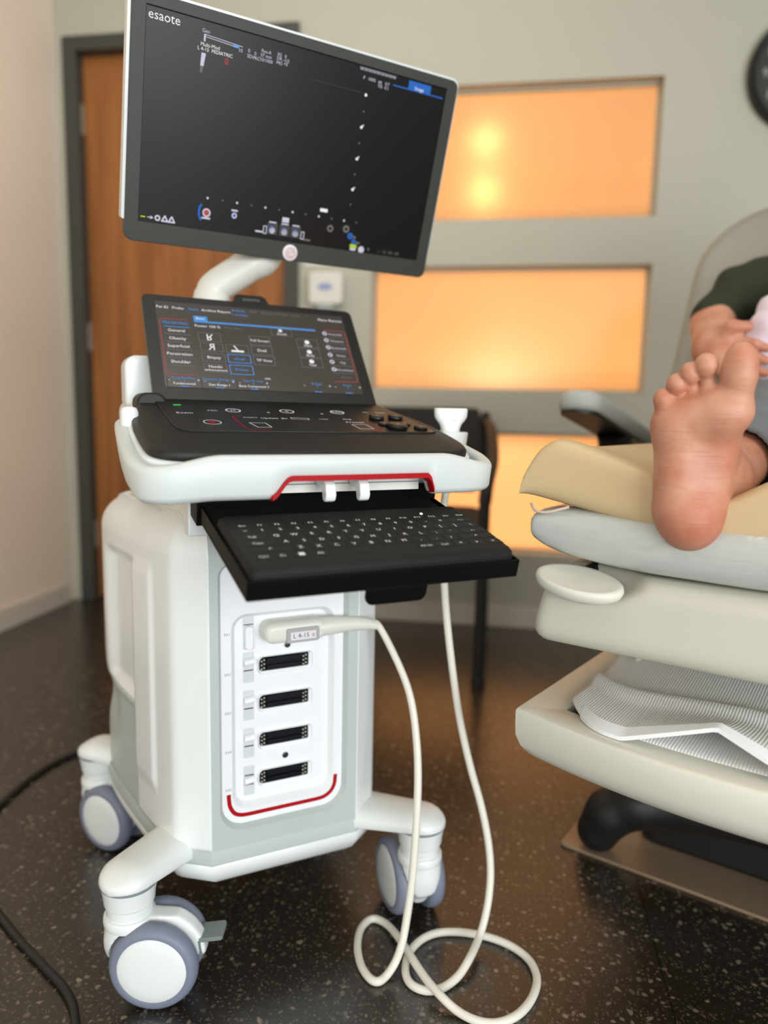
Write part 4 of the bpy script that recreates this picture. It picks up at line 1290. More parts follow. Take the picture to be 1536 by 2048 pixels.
cpts = [tuple(MR @ Vector((0.128, 0.0405, 0.4825))), tuple(MR @ Vector((0.142, 0.0375, 0.478))), (0.0284, 1.06, 0.4217), (0.0454, 1.045, 0.3775), (0.0543, 1.03, 0.3224), (0.0573, 1.015, 0.2681), (0.0555, 1.0, 0.1989), (0.0511, 0.988, 0.1285), (0.0436, 0.978, 0.0687),
        (0.0375, 0.969, 0.04), (0.0286, 0.9617, 0.018), (0.0159, 0.949, 0.007), (0.004, 0.9397, 0.006), (-0.0081, 0.9468, 0.006), (-0.0202, 0.9703, 0.006), (-0.0266, 1.0053, 0.006), (-0.0241, 1.0407, 0.006), (-0.0131, 1.0635, 0.006), (0.0002, 1.0685, 0.006), (0.0182, 1.0527, 0.008), (0.0346, 1.0178, 0.014), (0.0505, 0.9771, 0.018), (0.0701, 0.9345, 0.018), (0.089, 0.9061, 0.016), (0.1114, 0.8886, 0.008), (0.1365, 0.8751, 0.006), (0.1624, 0.8725, 0.006), (0.1911, 0.8862, 0.006), (0.2152, 0.9139, 0.006), (0.2297, 0.9484, 0.006), (0.2277, 0.9818, 0.006), (0.2123, 1.0067, 0.006), (0.189, 1.025, 0.006), (0.1602, 1.0371, 0.006), (0.1262, 1.0428, 0.006), (0.0951, 1.0397, 0.006), (0.0714, 1.026, 0.006), (0.0531, 1.0023, 0.006), (0.045, 0.9769, 0.006), (0.0444, 0.9529, 0.006), (0.0509, 0.9364, 0.006), (0.0645, 0.9268, 0.006), (0.081, 0.9254, 0.006), (0.0997, 0.934, 0.006), (0.1193, 0.95, 0.01), (0.1372, 0.9732, 0.019),
        (0.1549, 1.012, 0.0211), (0.1656, 1.03, 0.0407), (0.1727, 1.045, 0.0674), (0.1755, 1.058, 0.1003), (0.1716, 1.07, 0.1426), (0.1604, 1.082, 0.1936), (0.1422, 1.092, 0.2543), (0.125, 1.1, 0.3243), (0.1112, 1.105, 0.4033), (0.0996, 1.11, 0.4895), (0.0927, 1.112, 0.5676), (0.0891, 1.112, 0.6372), (0.0965, 1.1115, 0.715), (0.0965, 1.1115, 0.745)]
cb = bez(cpts, 9)
g = G(); g.tube([lw(p) for p in cb], list(np.interp(np.arange(len(cb)), [0, 20, 60], [0.0050, 0.0053, 0.0058])), 12)
mk('cable', g, M_CABLE, prb, ang=60)
MPB = Matrix.Translation((0.246, 0.022, 0)) @ Matrix.Rotation(-PSI + R(4), 4, 'Z')
prof_p = [(0.735, 0.0065, 0.0065), (0.745, 0.011, 0.010), (0.765, 0.0135, 0.012), (0.776, 0.0140, 0.0125), (0.782, 0.0165, 0.012), (0.788, 0.0215, 0.0115), (0.793, 0.0243, 0.011), (0.801, 0.0250, 0.0105), (0.8045, 0.0245, 0.0095), (0.8055, 0.0235, 0.008)]
rings = []
for z, a, b in prof_p:
    rings.append([(math.copysign(abs(math.cos(q)) ** 0.6, math.cos(q)) * a, math.copysign(abs(math.sin(q)) ** 0.7, math.sin(q)) * b, z) for q in [2 * math.pi * k / 32 for k in range(32)]])
g = G(); g.loft(rings)
hd = mk('probe_head', g, M_WHITE, prb, MPB, ang=50)
g = G(); t = text_geo('|', 0.006); g.add(t[0], t[1], 0, frame((0.004, -0.0112, 0.797), (1, 0, 0), (0, 0, 1), (0, -1, 0)))
t = text_geo('L4-15', 0.0035); g.add(t[0], t[1], 0, frame((0.005, -0.0125, 0.7875), (1, 0, 0), (0, 0, 1), (0, -1, 0)))
mk('head_print', g, M_INKG, hd, recalc=False)

# power cable on the floor
pcp = [tuple(MR @ Vector((-0.10, 0.468, 0.11))), tuple(MR @ Vector((-0.13, 0.52, 0.06))), (-0.52, 1.62, 0.02), (-0.59, 1.655, 0.0052), (-0.632, 1.661, 0.0052), (-0.675, 1.635, 0.0052), (-0.72, 1.576, 0.0052), (-0.746, 1.49, 0.0052), (-0.755, 1.383, 0.0052), (-0.752, 1.30, 0.0052), (-0.72, 1.19, 0.0052), (-0.655, 1.12, 0.0052), (-0.588, 1.06, 0.0052),
       (-0.532, 1.008, 0.0052), (-0.47, 0.955, 0.0052), (-0.424, 0.915, 0.0052), (-0.393, 0.873, 0.0052), (-0.375, 0.82, 0.0052), (-0.37, 0.70, 0.0052), (-0.42, 0.55, 0.0052), (-0.60, 0.42, 0.0052)]
g = G(); g.tube(bez(pcp, 9), 0.0058, 10)
pc = mk('power_cable', g, M_BLKCABLE, ang=60)
tag(pc, 'black power cable curving over the dark floor beside the machine', 'cable')

# ------------------------------------------------------------------ examination chair
PHI = R(35.3)
MCH = frame((0.609, 1.098, 0), (math.cos(PHI), -math.sin(PHI), 0), (math.sin(PHI), math.cos(PHI), 0), (0, 0, 1))
M_BEIGE = mat('beige_shroud_plastic', lin(206, 203, 188), 0.42, noise=0.015, nscale=6)
M_BEIGE2 = mat('ivory_drawer_plastic', lin(218, 216, 202), 0.40, noise=0.015, nscale=6)
M_VINYL = mat('tan_vinyl', lin(208, 183, 141), 0.48, noise=0.03, nscale=12, bump=0.10, bscale=700)
M_GREYV = mat('grey_vinyl', lin(170, 174, 170), 0.5, noise=0.03, nscale=8)
M_BASE = mat('black_cast_base', lin(20, 19, 18), 0.5)
M_PLATE = mat('brown_base_plate', lin(150, 128, 104), 0.38, metal=0.3, noise=0.06, nscale=30)


def film_material():
    m = bpy.data.materials.new('grey_cushion_in_clear_film')
    m.use_nodes = True
    nt = m.node_tree; p = nt.nodes['Principled BSDF']
    p.inputs['Base Color'].default_value = lin(184, 189, 184)
    p.inputs['Roughness'].default_value = 0.45
    p.inputs['Coat Weight'].default_value = 1.0
    p.inputs['Coat Roughness'].default_value = 0.06
    tc = nt.nodes.new('ShaderNodeTexCoord')
    mp = nt.nodes.new('ShaderNodeMapping'); mp.inputs['Scale'].default_value = (9, 9, 22)
    nt.links.new(tc.outputs['Object'], mp.inputs['Vector'])
    n = nt.nodes.new('ShaderNodeTexNoise'); n.inputs['Scale'].default_value = 1.6; n.inputs['Detail'].default_value = 3; n.inputs['Distortion'].default_value = 1.2
    nt.links.new(mp.outputs[0], n.inputs['Vector'])
    b = nt.nodes.new('ShaderNodeBump'); b.inputs['Strength'].default_value = 0.8; b.inputs['Distance'].default_value = 0.008
    nt.links.new(n.outputs['Fac'], b.inputs['Height']); nt.links.new(b.outputs['Normal'], p.inputs['Coat Normal'])
    return m


def rib_material():
    m = bpy.data.materials.new('ribbed_white_cotton')
    m.use_nodes = True
    nt = m.node_tree; p = nt.nodes['Principled BSDF']
    p.inputs['Roughness'].default_value = 0.85
    tc = nt.nodes.new('ShaderNodeTexCoord')
    w = nt.nodes.new('ShaderNodeTexWave'); w.wave_type = 'BANDS'; w.bands_direction = 'X'
    w.inputs['Scale'].default_value = 84; w.inputs['Distortion'].default_value = 0.5; w.inputs['Detail'].default_value = 1
    nt.links.new(tc.outputs['Object'], w.inputs['Vector'])
    mx = nt.nodes.new('ShaderNodeMix'); mx.data_type = 'RGBA'
    mx.inputs['A'].default_value = lin(232, 233, 232); mx.inputs['B'].default_value = lin(250, 250, 248)
    nt.links.new(w.outputs['Fac'], mx.inputs['Factor']); nt.links.new(mx.outputs['Result'], p.inputs['Base Color'])
    b = nt.nodes.new('ShaderNodeBump'); b.inputs['Strength'].default_value = 0.4; b.inputs['Distance'].default_value = 0.0015
    nt.links.new(w.outputs['Fac'], b.inputs['Height']); nt.links.new(b.outputs['Normal'], p.inputs['Normal'])
    return m


M_FILM = film_material()
M_RIB = rib_material()
M_HEM = mat('white_hem', lin(240, 241, 242), 0.8, bump=0.2, bscale=600)

ec = thing('examination_chair', 'beige examination chair with tan foot pad, open drawer and black base', 'examination chair', MCH)
# tan foot pad with a dip under the heel
us_ = np.array([-0.276, -0.268, -0.250, -0.228, -0.200, -0.116, -0.085, -0.055, -0.025, 0.012, 0.05, 0.09, 0.16, 0.22, 0.25, 0.27, 0.285])
up_ = np.array([0.700, 0.735, 0.762, 0.7705, 0.764, 0.737, 0.715, 0.704, 0.708, 0.731, 0.741, 0.735, 0.738, 0.765, 0.765, 0.74, 0.70])
lo_x = np.array([-0.276, -0.192, -0.099, 0.02, 0.14, 0.22, 0.285]); lo_z = np.array([0.6965, 0.681, 0.664, 0.660, 0.664, 0.680, 0.6965])


def smoothcurve(xs, zs, q, w=0.006):
    f = np.linspace(xs[0], xs[-1], 400); z = np.interp(f, xs, zs)
    k = np.exp(-0.5 * (np.arange(-20, 21) * (f[1] - f[0]) / w) ** 2); k /= k.sum()
    z2 = np.convolve(np.pad(z, 20, mode='edge'), k, 'valid')
    return np.interp(q, f, z2)


qs = np.concatenate([np.linspace(-0.276, -0.20, 16), np.linspace(-0.195, 0.285, 48)])
upz = smoothcurve(us_, up_, qs, 0.008); loz = smoothcurve(lo_x, lo_z, qs, 0.02)
upz[0] = loz[0] + 0.002; upz[-1] = loz[-1] + 0.002
g = G(); rings = []
for t, ins, dp in ((-0.3600, 0.80, 1), (-0.3600, 0.55, 1), (-0.3595, 0.34, 1), (-0.3575, 0.19, 1), (-0.353, 0.08, 1), (-0.346, 0.02, 1), (-0.338, 0.0, 1), (-0.32, 0.0, 0.85), (-0.27, 0.0, 0.6), (-0.20, 0.0, 0.5), (-0.05, 0.0, 0.45), (0.10, 0.0, 0.4), (0.25, 0, 0.4), (0.275, 0.2, 0.4), (0.28, 0.8, 0.4)):
    flat = 0.742
    uz = upz * dp + np.minimum(upz, flat) * (1 - dp) if dp < 1 else upz
    mid = (uz + loz) / 2
    a = [(q, t, m + (z - m) * (1 - ins)) for q, z, m in zip(qs, uz, mid)]; b = [(q, t, m + (z - m) * (1 - ins)) for q, z, m in zip(qs, loz, mid)][::-1]
    rings.append(a + b)
g.loft(rings, caps=False)
nq = len(qs)
for rg in (rings[0], rings[-1]):
    for k in range(nq - 1):
        g.quad(rg[k], rg[k + 1], rg[2 * nq - 2 - k], rg[2 * nq - 1 - k])
mk('foot_pad', g, M_VINYL, ec, ang=60)
# grey cushion sealed in clear film
g = G(); rings = []
for t, k in ((-0.3700, 0.10), (-0.3695, 0.35), (-0.3675, 0.58), (-0.363, 0.78), (-0.355, 0.91), (-0.343, 0.98), (-0.33, 1.0), (-0.1, 1.0), (0.1, 1.0), (0.27, 1.0), (0.29, 0.9)):
    ring = []
    for j in range(56):
        a = 2 * math.pi * j / 56
        c = math.copysign(abs(math.cos(a)) ** 0.38, math.cos(a)); s = math.copysign(abs(math.sin(a)) ** 0.55, math.sin(a))
        x = 0.010 + 0.268 * c * (0.96 + 0.04 * k)
        zc = 0.647 - 0.010 * (1 - min(1.0, abs(c))) * 0 + 0.016 * (abs(x / 0.27)) ** 2.5 - 0.004
        z = zc + 0.0345 * s * k
        ring.append((x, t, z))
    rings.append(ring)
g.loft(rings)
mk('leg_cushion', g, M_FILM, ec, ang=60)
g = G(); g.tube(bez([(-0.262, -0.350, 0.683), (-0.250, -0.362, 0.676), (-0.232, -0.366, 0.676), (-0.205, -0.364, 0.685)], 6), 0.0018, 8)
mk('film_edge', g, mat('pale_film_edge', lin(222, 200, 186), 0.3), ec)
# release knob
g = G()
Mk = Matrix.Translation((-0.184, -0.372, 0.591)) @ Matrix.Rotation(R(7), 4, 'Y') @ Matrix.Rotation(R(13), 4, 'X') @ Matrix.Diagonal((1, 0.66, 1, 1))
g.lathe([(0.030, -0.010), (0.046, -0.0090), (0.0535, -0.005), (0.0560, 0.0015), (0.0550, 0.0062), (0.0520, 0.0085), (0.047, 0.0080), (0.030, 0.0066), (0.0, 0.0062)], 48, M=Mk)
mk('release_knob', g, M_BEIGE2, ec, ang=60)
g = G(); g.tube([(-0.190, -0.30, 0.598), (-0.190, -0.352, 0.592)], 0.010, 16)
mk('knob_stem', g, M_BASE, ec)
# shroud under the cushions, scooped below the knob
def shroud(X, Y, Z):
    d = sd_box(X, Y, Z, (0.012, -0.06, 0.553), (0.270, 0.298, 0.053), 0.026)
    left = ((-0.264 - X) * 0.94 + (Z - 0.515) * 0.34 + 0.002)
    d = smax(d, left, 0.02)
    right = ((X - 0.302) * 0.94 + (Z - 0.505) * 0.34)
    d = smax(d, right, 0.02)
    sc = sd_ell(X, Y, Z, (-0.190, -0.372, 0.602), (0.082, 0.060, 0.034))
    return smax(d, -sc, 0.012)


g = G(); nets(g, shroud, (-0.28, -0.38, 0.485), (0.32, 0.26, 0.62), 0.0060)
mk('shroud', g, M_BEIGE, ec, ang=75)
# drawer: bowed front, open tray
def dplan(d, n=40):
    pts = []
    for k in range(n + 1):
        s = -0.265 + 0.57 * k / n
        pts.append((s, -0.362 - 0.050 * (1 - ((s - 0.02) / 0.285) ** 2)))
    pts += [(0.300, -0.20), (0.292, 0.02), (-0.252, 0.02), (-0.260, -0.20)]
    c = np.array([0.02, -0.17]); out = []
    for p in pts:
        v = np.array(p) - c
        l = np.linalg.norm(v)
        out.append(tuple(c + v * (1 - d / l)))
    return out


g = G()
lv = [(0.3295, 0.075), (0.3300, 0.055), (0.3335, 0.036), (0.341, 0.020), (0.353, 0.008), (0.368, 0.001), (0.385, 0.0), (0.402, 0.0), (0.4055, 0.002), (0.407, 0.006), (0.4065, 0.062), (0.404, 0.066), (0.360, 0.070)]
g.loft([[(x, y, z) for x, y in dplan(d)] for z, d in lv])
mk('drawer', g, M_BEIGE2, ec, ang=40)
for x0, x1, y0 in ((-0.215, -0.200, -0.10), (-0.180, -0.172, -0.12)):
    g = G(); g.box(x0, x1, y0, 0.01, 0.40, 0.52)
    mk('drawer_slide', g, M_BEIGE, ec, bevel=0.002)
# base
def foot_sdf(sign):
    def f(X, Y, Z):
        d = None
        P = [(-0.268, 0.030, 0.040), (-0.250, 0.033, 0.078), (-0.205, 0.042, 0.108), (-0.13, 0.07, 0.122), (0.0, 0.11, 0.125), (0.12, 0.14, 0.125)]
        rr = [0.038, 0.041, 0.042, 0.046, 0.052, 0.055]
        for a, b, ra, rb in zip(P[:-1], P[1:], rr[:-1], rr[1:]):
            q = sd_cap(X, Y, Z, (sign * a[0], a[1], a[2]), (sign * b[0], b[1], b[2]), ra, rb)
            d = q if d is None else smin(d, q, 0.012)
        return np.maximum(d, 0.0065 - Z)
    return f


for sg in (-1, 1):
    g = G()
    f_ = foot_sdf(1 if sg < 0 else -1)
    lo, hi = ((-0.32, -0.02, 0.0), (0.18, 0.20, 0.18)) if sg < 0 else ((-0.18, -0.02, 0.0), (0.32, 0.20, 0.18))
    nets(g, f_, lo, hi, 0.007)
    mk('base_foot', g, M_BASE, ec, ang=80)
g = G(); g.prism(rrect(-0.22, 0.22, 0.10, 0.78, 0.04), tp, 0.006, 0.50)
mk('base_column', g, M_BASE, ec, bevel=0.01)
g = G(); g.prism(rrect(-0.33, 0.33, 0.0, 0.95, 0.012), tp, 0.0, 0.0065)
mk('base_plate', g, M_PLATE, ec, bevel=0.002)
# seat, backrest and armrests
g = G(); g.prism(rrect(-0.27, 0.28, 0.27, 0.66, 0.05), tp, 0.585, 0.70)
mk('seat', g, M_GREYV, ec, bevel=0.03, seg=4)
Mb = frame((0.0, 0.42, 0.72), (1, 0, 0), (0, 0.858, -0.514), (0, 0.514, 0.858))
outl = rrect(-0.335, 0.345, -0.03, 0.70, (0.06, 0.06, 0.20, 0.20), 10)
g = G(); oc = np.array([0.0, 0.3])
ins_ = lambda d: [tuple(np.array(p) - (np.array(p) - oc) / np.linalg.norm(np.array(p) - oc) * d) for p in outl]
g.loft([ringz(ins_(d), h) for h, d in ((0.0, 0.045), (0.004, 0.022), (0.016, 0.006), (0.035, 0.0), (0.075, 0.0), (0.095, 0.010), (0.105, 0.03))], M=Mb)
mk('backrest', g, mat('taupe_grey_vinyl', lin(146, 142, 131), 0.5, noise=0.03, nscale=8), ec, ang=60)
for sg in (-1, 1):
    Ma = frame((sg * 0.395, 0.345, 0.785), (1, 0, 0), (0, 0.980, -0.20), (0, 0.20, 0.980))
    g = G()
    lo_ = lambda d, h: [(x, y, h) for x, y in rrect(-0.043 + d, 0.043 - d, -0.225 + d, 0.215 - d, 0.040 - d, 8)]
    g.loft([lo_(0.012, -0.020), lo_(0.004, -0.018), lo_(0.0, -0.010), lo_(0.0, 0.006), lo_(0.004, 0.015), lo_(0.014, 0.020)], M=Ma)
    ar = mk('armrest', g, M_GREYV, ec, ang=60)
    g = G(); g.loft([lo_(0.006, -0.026), lo_(0.005, -0.0195)], M=Ma)
    g.tube(bez([(sg * 0.395, 0.36, 0.765), (sg * 0.39, 0.40, 0.70), (sg * 0.35, 0.43, 0.62), (sg * 0.26, 0.45, 0.57)], 5), 0.036, 12)
    mk('arm_bracket', g, mat('bracket_black', lin(22, 20, 17), 0.45), ar)

# ribbed cloth lying in the drawer
cl = thing('ribbed_cloth', 'white ribbed cotton cloth lying folded in the open drawer', 'cloth', MCH)
Sg = np.linspace(-0.208, 0.255, 90)
def cloth(z0, lift, t0, t1, wob):
    g = G(); rings = []
    for s in Sg:
        peak = lift * max(0.0, 1 - abs(s + 0.012) / 0.105)
        front = t0 - 0.034 * (1 - ((s - 0.02) / 0.29) ** 2) + 0.060 * (max(0.0, -0.13 - s) / 0.075) ** 2.2 + 0.35 * peak
        row = []
        for k in range(26):
            f = k / 25
            t = front + (t1 - front) * f
            drop = -0.004 * (1 - min(1, f / 0.05)) ** 2
            z = z0 + peak * max(0.0, 1 - f / 0.42) ** 1.3 + wob * (0.006 * math.sin(14 * s + 3 * f) * f + 0.010 * math.exp(-((f - 0.45 - 0.25 * s) / 0.06) ** 2) + 0.045 * max(0, f - 0.55) ** 1.2) + drop
            row.append((s, t, z))
        rings.append(row)
    return rings


r2 = cloth(0.4085, 0.0, -0.340, -0.08, 0.0)
g = G(); g.loft(r2, closed=False, caps=False)
mk('lower_layer', g, M_RIB, cl, solid=0.003, ang=60)
r1 = cloth(0.4130, 0.038, -0.352, -0.06, 1.0)
g = G(); g.loft(r1, closed=False, caps=False)
mk('upper_layer', g, M_RIB, cl, solid=-0.004, ang=60)
g = G()
hem = []
for row in r1[5:]:
    a, b = v3(row[0]), v3(row[1])
    d = b - a; d /= np.linalg.norm(d)
    hem.append([tuple(a - d * 0.003 + np.array([0, 0, 0.0048])), tuple(a + d * 0.016 + np.array([0, 0, 0.0056])), tuple(a + d * 0.016 + np.array([0, 0, 0.0040])), tuple(a - d * 0.003 + np.array([0, 0, -0.0005]))])
g.loft(hem)
mk('hem', g, M_HEM, cl, ang=40)

# ------------------------------------------------------------------ seated person
def skin_material():
    m = bpy.data.materials.new('skin')
    m.use_nodes = True
    nt = m.node_tree; p = nt.nodes['Principled BSDF']
    tc = nt.nodes.new('ShaderNodeTexCoord')
    n = nt.nodes.new('ShaderNodeTexNoise'); n.inputs['Scale'].default_value = 24; n.inputs['Detail'].default_value = 4
    nt.links.new(tc.outputs['Object'], n.inputs['Vector'])
    cr = nt.nodes.new('ShaderNodeValToRGB')
    cr.color_ramp.elements[0].position = 0.32; cr.color_ramp.elements[0].color = lin(186, 114, 88)
    cr.color_ramp.elements[1].position = 0.66; cr.color_ramp.elements[1].color = lin(203, 148, 121)
    nt.links.new(n.outputs['Fac'], cr.inputs[0])
    # redder, drier skin low on the heel
    sx = nt.nodes.new('ShaderNodeSeparateXYZ'); nt.links.new(tc.outputs['Object'], sx.inputs[0])
    hr = nt.nodes.new('ShaderNodeMapRange'); hr.inputs['From Min'].default_value = 0.73; hr.inputs['From Max'].default_value = 0.66
    hr.inputs['To Max'].default_value = 0.55
    nt.links.new(sx.outputs['Z'], hr.inputs['Value'])
    mx = nt.nodes.new('ShaderNodeMix'); mx.data_type = 'RGBA'
    nt.links.new(hr.outputs[0], mx.inputs['Factor']); nt.links.new(cr.outputs[0], mx.inputs['A']); mx.inputs['B'].default_value = lin(178, 102, 76)
    nt.links.new(mx.outputs['Result'], p.inputs['Base Color'])
    p.inputs['Roughness'].default_value = 0.48
    p.inputs['Subsurface Weight'].default_value = 0.12
    p.inputs['Subsurface Radius'].default_value = (0.010, 0.004, 0.002)
    p.inputs['Subsurface Scale'].default_value = 1.0
    mp = nt.nodes.new('ShaderNodeMapping'); mp.inputs['Scale'].default_value = (16, 16, 95); mp.inputs['Rotation'].default_value = (0, R(14), 0)
    nt.links.new(tc.outputs['Object'], mp.inputs['Vector'])
    w = nt.nodes.new('ShaderNodeTexNoise'); w.inputs['Scale'].default_value = 1.5; w.inputs['Detail'].default_value = 5; w.inputs['Distortion'].default_value = 0.8
    nt.links.new(mp.outputs[0], w.inputs['Vector'])
    b = nt.nodes.new('ShaderNodeBump'); b.inputs['Strength'].default_value = 0.55; b.inputs['Distance'].default_value = 0.002
    nt.links.new(w.outputs['Fac'], b.inputs['Height']); nt.links.new(b.outputs['Normal'], p.inputs['Normal'])
    return m


M_SKIN = skin_material()
M_TROUS = mat('grey_trouser_cloth', lin(112, 116, 120), 0.9, noise=0.14, nscale=260, bump=0.25, bscale=700)
M_SHIRT = mat('dark_green_cotton', lin(36, 43, 22), 0.9, noise=0.10, nscale=30, bump=0.2, bscale=300)
M_HAIR = mat('dark_hair', lin(46, 34, 26), 0.6)
M_FLEECE = mat('lilac_fleece', lin(224, 206, 220), 0.95, noise=0.05, nscale=60, bump=0.5, bscale=240, sheen=0.5)

per = thing('person', 'person reclining with one bare foot up, dark green sleeve and grey trousers', 'person', MCH)

TOES = [((-0.093, -0.385, 0.8185), 0.0118, (-0.088, -0.374, 0.785), 0.0105), ((-0.0800, -0.386, 0.8350), 0.0115, (-0.074, -0.374, 0.795), 0.0100),
        ((-0.0668, -0.387, 0.8470), 0.0113, (-0.061, -0.374, 0.800), 0.0100), ((-0.0510, -0.388, 0.8550), 0.0122, (-0.047, -0.374, 0.805), 0.0100)]


def foot(X, Y, Z):
    d = sd_ell(X, Y, Z, (-0.061, -0.362, 0.684), (0.0355, 0.040, 0.0365))
    d = smin(d, sd_cap(X, Y, Z, (-0.072, -0.369, 0.700), (-0.079, -0.374, 0.790), 0.0290, 0.0250), 0.016)
    d = smin(d, sd_cap(X, Y, Z, (-0.050, -0.352, 0.710), (-0.045, -0.356, 0.790), 0.0270, 0.0270), 0.018)
    d = smin(d, sd_ell(X, Y, Z, (-0.0330, -0.374, 0.8060), (0.0300, 0.0260, 0.0290)), 0.014)
    d = smin(d, sd_ell(X, Y, Z, (-0.0790, -0.376, 0.7900), (0.0265, 0.0240, 0.0300)), 0.014)
    d = smin(d, sd_ell(X, Y, Z, (-0.0560, -0.373, 0.8030), (0.0300, 0.0250, 0.0230)), 0.012)
    # instep, ankle, shin
    d = smin(d, sd_cap(X, Y, Z, (-0.055, -0.345, 0.790), (-0.052, -0.292, 0.735), 0.0260, 0.0340), 0.03)
    d = smin(d, sd_ell(X, Y, Z, (-0.050, -0.300, 0.712), (0.0370, 0.042, 0.046)), 0.025)
    d = smin(d, sd_cap(X, Y, Z, (-0.050, -0.290, 0.718), (-0.050, -0.12, 0.755), 0.0330, 0.0460), 0.02)
    tz = None
    for (tip, r, base, rb) in TOES:
        # stalk narrower than the round pad, pad pushed towards the viewer
        q = sd_cap(X, Y, Z, base, (tip[0], tip[1] + 0.008, tip[2] - 0.010), rb, 0.0078)
        q = smin(q, sd_ell(X, Y, Z, tip, (r, r * 1.05, r * 1.10)), 0.004)
        tz = q if tz is None else np.minimum(tz, q)
    big = sd_cap(X, Y, Z, (-0.0225, -0.372, 0.808), (-0.0195, -0.377, 0.838), 0.0190, 0.0150)
    big = smin(big, sd_ell(X, Y, Z, (-0.0185, -0.381, 0.8520), (0.0185, 0.0185, 0.0285)), 0.010)
    tz = np.minimum(tz, big)
    return smin(d, tz, 0.007)


body = G()
nets(body, foot, (-0.125, -0.425, 0.635), (0.025, -0.13, 0.893), 0.0023)
nets(body, lambda X, Y, Z: foot(0.135 - X, Y, Z), (0.110, -0.425, 0.635), (0.260, -0.13, 0.893), 0.0040)


def forearm(X, Y, Z):
    d = sd_cap(X, Y, Z, (-0.218, 0.405, 0.990), (-0.190, 0.300, 0.930), 0.044, 0.036)
    d = smin(d, sd_cap(X, Y, Z, (-0.190, 0.300, 0.930), (-0.168, 0.272, 0.905), 0.036, 0.030), 0.02)
    d = smin(d, sd_ell(X, Y, Z, (-0.152, 0.282, 0.915), (0.038, 0.026, 0.040)), 0.02)
    th = sd_cap(X, Y, Z, (-0.172, 0.272, 0.938), (-0.154, 0.262, 0.966), 0.0170, 0.0130)
    th = smin(th, sd_cap(X, Y, Z, (-0.154, 0.262, 0.966), (-0.128, 0.272, 0.966), 0.0125, 0.0100), 0.006)
    d = smin(d, th, 0.012)
    fz = None
    for z0, z1, r in ((0.940, 0.926, 0.0098), (0.918, 0.904, 0.0102), (0.896, 0.882, 0.0098), (0.876, 0.862, 0.0086)):
        q = smin(sd_cap(X, Y, Z, (-0.140, 0.268, z0), (-0.112, 0.262, (z0 + z1) / 2), r, r * 0.95), sd_cap(X, Y, Z, (-0.112, 0.262, (z0 + z1) / 2), (-0.094, 0.276, z1), r * 0.95, r * 0.8), 0.004)
        fz = q if fz is None else np.minimum(fz, q)
    return smin(d, fz, 0.008)


nets(body, forearm, (-0.28, 0.21, 0.83), (-0.07, 0.47, 1.05), 0.0035)
nets(body, lambda X, Y, Z: forearm(0.12 - X, Y, Z), (0.19, 0.21, 0.83), (0.40, 0.47, 1.05), 0.0045)


def headf(X, Y, Z):
    d = sd_ell(X, Y, Z, (0.06, 0.66, 1.34), (0.074, 0.092, 0.108))
    d = smin(d, sd_ell(X, Y, Z, (0.06, 0.615, 1.275), (0.048, 0.048, 0.046)), 0.03)
    d = smin(d, sd_cap(X, Y, Z, (0.06, 0.566, 1.345), (0.06, 0.546, 1.310), 0.008, 0.013), 0.012)
    for s in (-1, 1):
        d = smin(d, sd_ell(X, Y, Z, (0.06 + s * 0.074, 0.672, 1.325), (0.010, 0.018, 0.030)), 0.008)
        d = smax(d, -sd_ell(X, Y, Z, (0.06 + s * 0.031, 0.566, 1.352), (0.016, 0.010, 0.009)), 0.010)
        d = smin(d, sd_ell(X, Y, Z, (0.06 + s * 0.031, 0.583, 1.350), (0.013, 0.012, 0.011)), 0.002)
    d = smin(d, sd_ell(X, Y, Z, (0.06, 0.566, 1.272), (0.024, 0.010, 0.006)), 0.006)
    d = smin(d, sd_cap(X, Y, Z, (0.06, 0.66, 1.27), (0.06, 0.64, 1.14), 0.050, 0.058), 0.03)
    return d


nets(body, headf, (-0.05, 0.51, 1.13), (0.17, 0.78, 1.46), 0.005)


def legs(X, Y, Z, grow):
    d = None
    for a, k, h, in (((-0.050, -0.215, 0.738), (-0.050, 0.14, 0.800), (-0.04, 0.46, 0.790)), ((0.185, -0.215, 0.738), (0.185, 0.14, 0.800), (0.16, 0.46, 0.790))):
        q = smin(sd_cap(X, Y, Z, a, k, 0.042 + grow, 0.056 + grow), sd_cap(X, Y, Z, k, h, 0.058 + grow, 0.080 + grow), 0.02)
        d = q if d is None else smin(d, q, 0.02)
    return smin(d, sd_ell(X, Y, Z, (0.06, 0.47, 0.810), (0.165 + grow, 0.11 + grow, 0.095 + grow)), 0.04)


def torso(X, Y, Z, grow):
    d = sd_ell(X, Y, Z, (0.06, 0.52, 0.90), (0.150 + grow, 0.105 + grow, 0.16))
    d = smin(d, sd_ell(X, Y, Z, (0.06, 0.605, 1.06), (0.175 + grow, 0.105 + grow, 0.145)), 0.08)
    for P in (((-0.085, 0.610, 1.105), (-0.185, 0.500, 1.066), (-0.219, 0.412, 0.998)), ((0.205, 0.610, 1.105), (0.305, 0.500, 1.066), (0.339, 0.412, 0.998))):
        a, b, c = P
        d = smin(d, smin(sd_cap(X, Y, Z, a, b, 0.060 + grow, 0.046 + grow), sd_cap(X, Y, Z, b, c, 0.046 + grow, 0.040 + grow), 0.02), 0.03)
    return d


nets(body, lambda X, Y, Z: smin(legs(X, Y, Z, -0.006), torso(X, Y, Z, -0.010), 0.03), (-0.30, -0.17, 0.66), (0.42, 0.76, 1.26), 0.0105)
bo = mk('body', body, M_SKIN, per, ang=80)


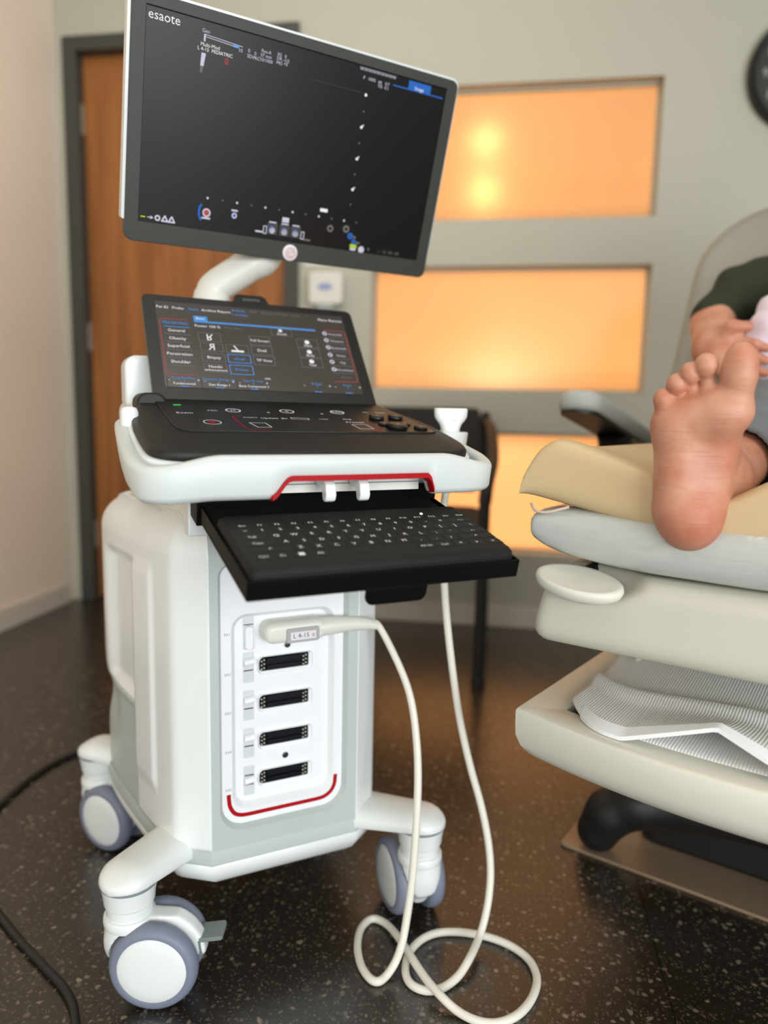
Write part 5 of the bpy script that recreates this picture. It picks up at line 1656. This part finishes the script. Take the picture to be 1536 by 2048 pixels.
def trousers(X, Y, Z):
    wr = 0.0035 * np.sin(55 * (Y + 0.6 * Z)) * np.exp(-((Y + 0.12) / 0.12) ** 2) + 0.004 * np.sin(40 * Y + 25 * X)
    d = legs(X, Y, Z, 0.012) + wr
    d = np.where(Y < -0.12, np.maximum(d, -(d + 0.009)), d)
    cut = -(Y + 0.205 + 0.10 * (Z - 0.74))
    d = np.maximum(d, cut)
    return np.maximum(d, (Z - 0.88 - 0.05 * (Y - 0.45)))


g = G(); nets(g, trousers, (-0.16, -0.24, 0.655), (0.30, 0.62, 0.92), 0.0058)
mk('trousers', g, M_TROUS, per, ang=80)


def shirt(X, Y, Z):
    wr = 0.004 * np.sin(60 * (X + 0.8 * Z) + 20 * Y) * np.exp(-((X + 0.19) / 0.06) ** 2)
    d = torso(X, Y, Z, 0.006) + wr
    cutr = -((Y - 0.372) * 0.80 + (Z - 0.985) * 0.30 - (X + 0.215) * 0.2)
    cutl = -((Y - 0.372) * 0.80 + (Z - 0.985) * 0.30 + (X - 0.335) * 0.2)
    d = np.where(X < -0.14, np.maximum(d, cutr), np.where(X > 0.26, np.maximum(d, cutl), d))
    d = np.maximum(d, -(Z - 0.80))
    d = np.maximum(d, Z - 1.185)
    return d


g = G(); nets(g, shirt, (-0.30, 0.33, 0.78), (0.42, 0.76, 1.22), 0.0068)
mk('shirt', g, M_SHIRT, per, ang=80)
g = G(); nets(g, lambda X, Y, Z: np.maximum(sd_ell(X, Y, Z, (0.06, 0.67, 1.352), (0.080, 0.096, 0.112)), (0.600 - Y) * 0.8 + (1.385 - Z) * 0.35), (-0.04, 0.54, 1.22), (0.16, 0.79, 1.48), 0.006)
mk('hair', g, M_HAIR, bo, ang=80)

# lilac fleece bundle in the hands
def fleece(X, Y, Z):
    d = sd_ell(X, Y, Z, (-0.098, 0.345, 0.925), (0.050, 0.048, 0.086))
    d = smin(d, sd_ell(X, Y, Z, (-0.100, 0.385, 1.005), (0.038, 0.034, 0.032)), 0.02)
    d = smin(d, sd_ell(X, Y, Z, (0.0, 0.36, 0.955), (0.085, 0.075, 0.095)), 0.03)
    d = smin(d, sd_ell(X, Y, Z, (0.09, 0.38, 0.93), (0.085, 0.07, 0.07)), 0.03)
    return d + 0.004 * np.sin(90 * X + 30 * Z) * np.sin(70 * Z + 40 * Y)


g = G(); nets(g, fleece, (-0.15, 0.25, 0.82), (0.20, 0.48, 1.07), 0.0058)
fl = mk('fleece_bundle', g, M_FLEECE, M=MCH, ang=80)
tag(fl, "pale lilac fleece bundle held in the person's hand behind the big toe", 'bundle')
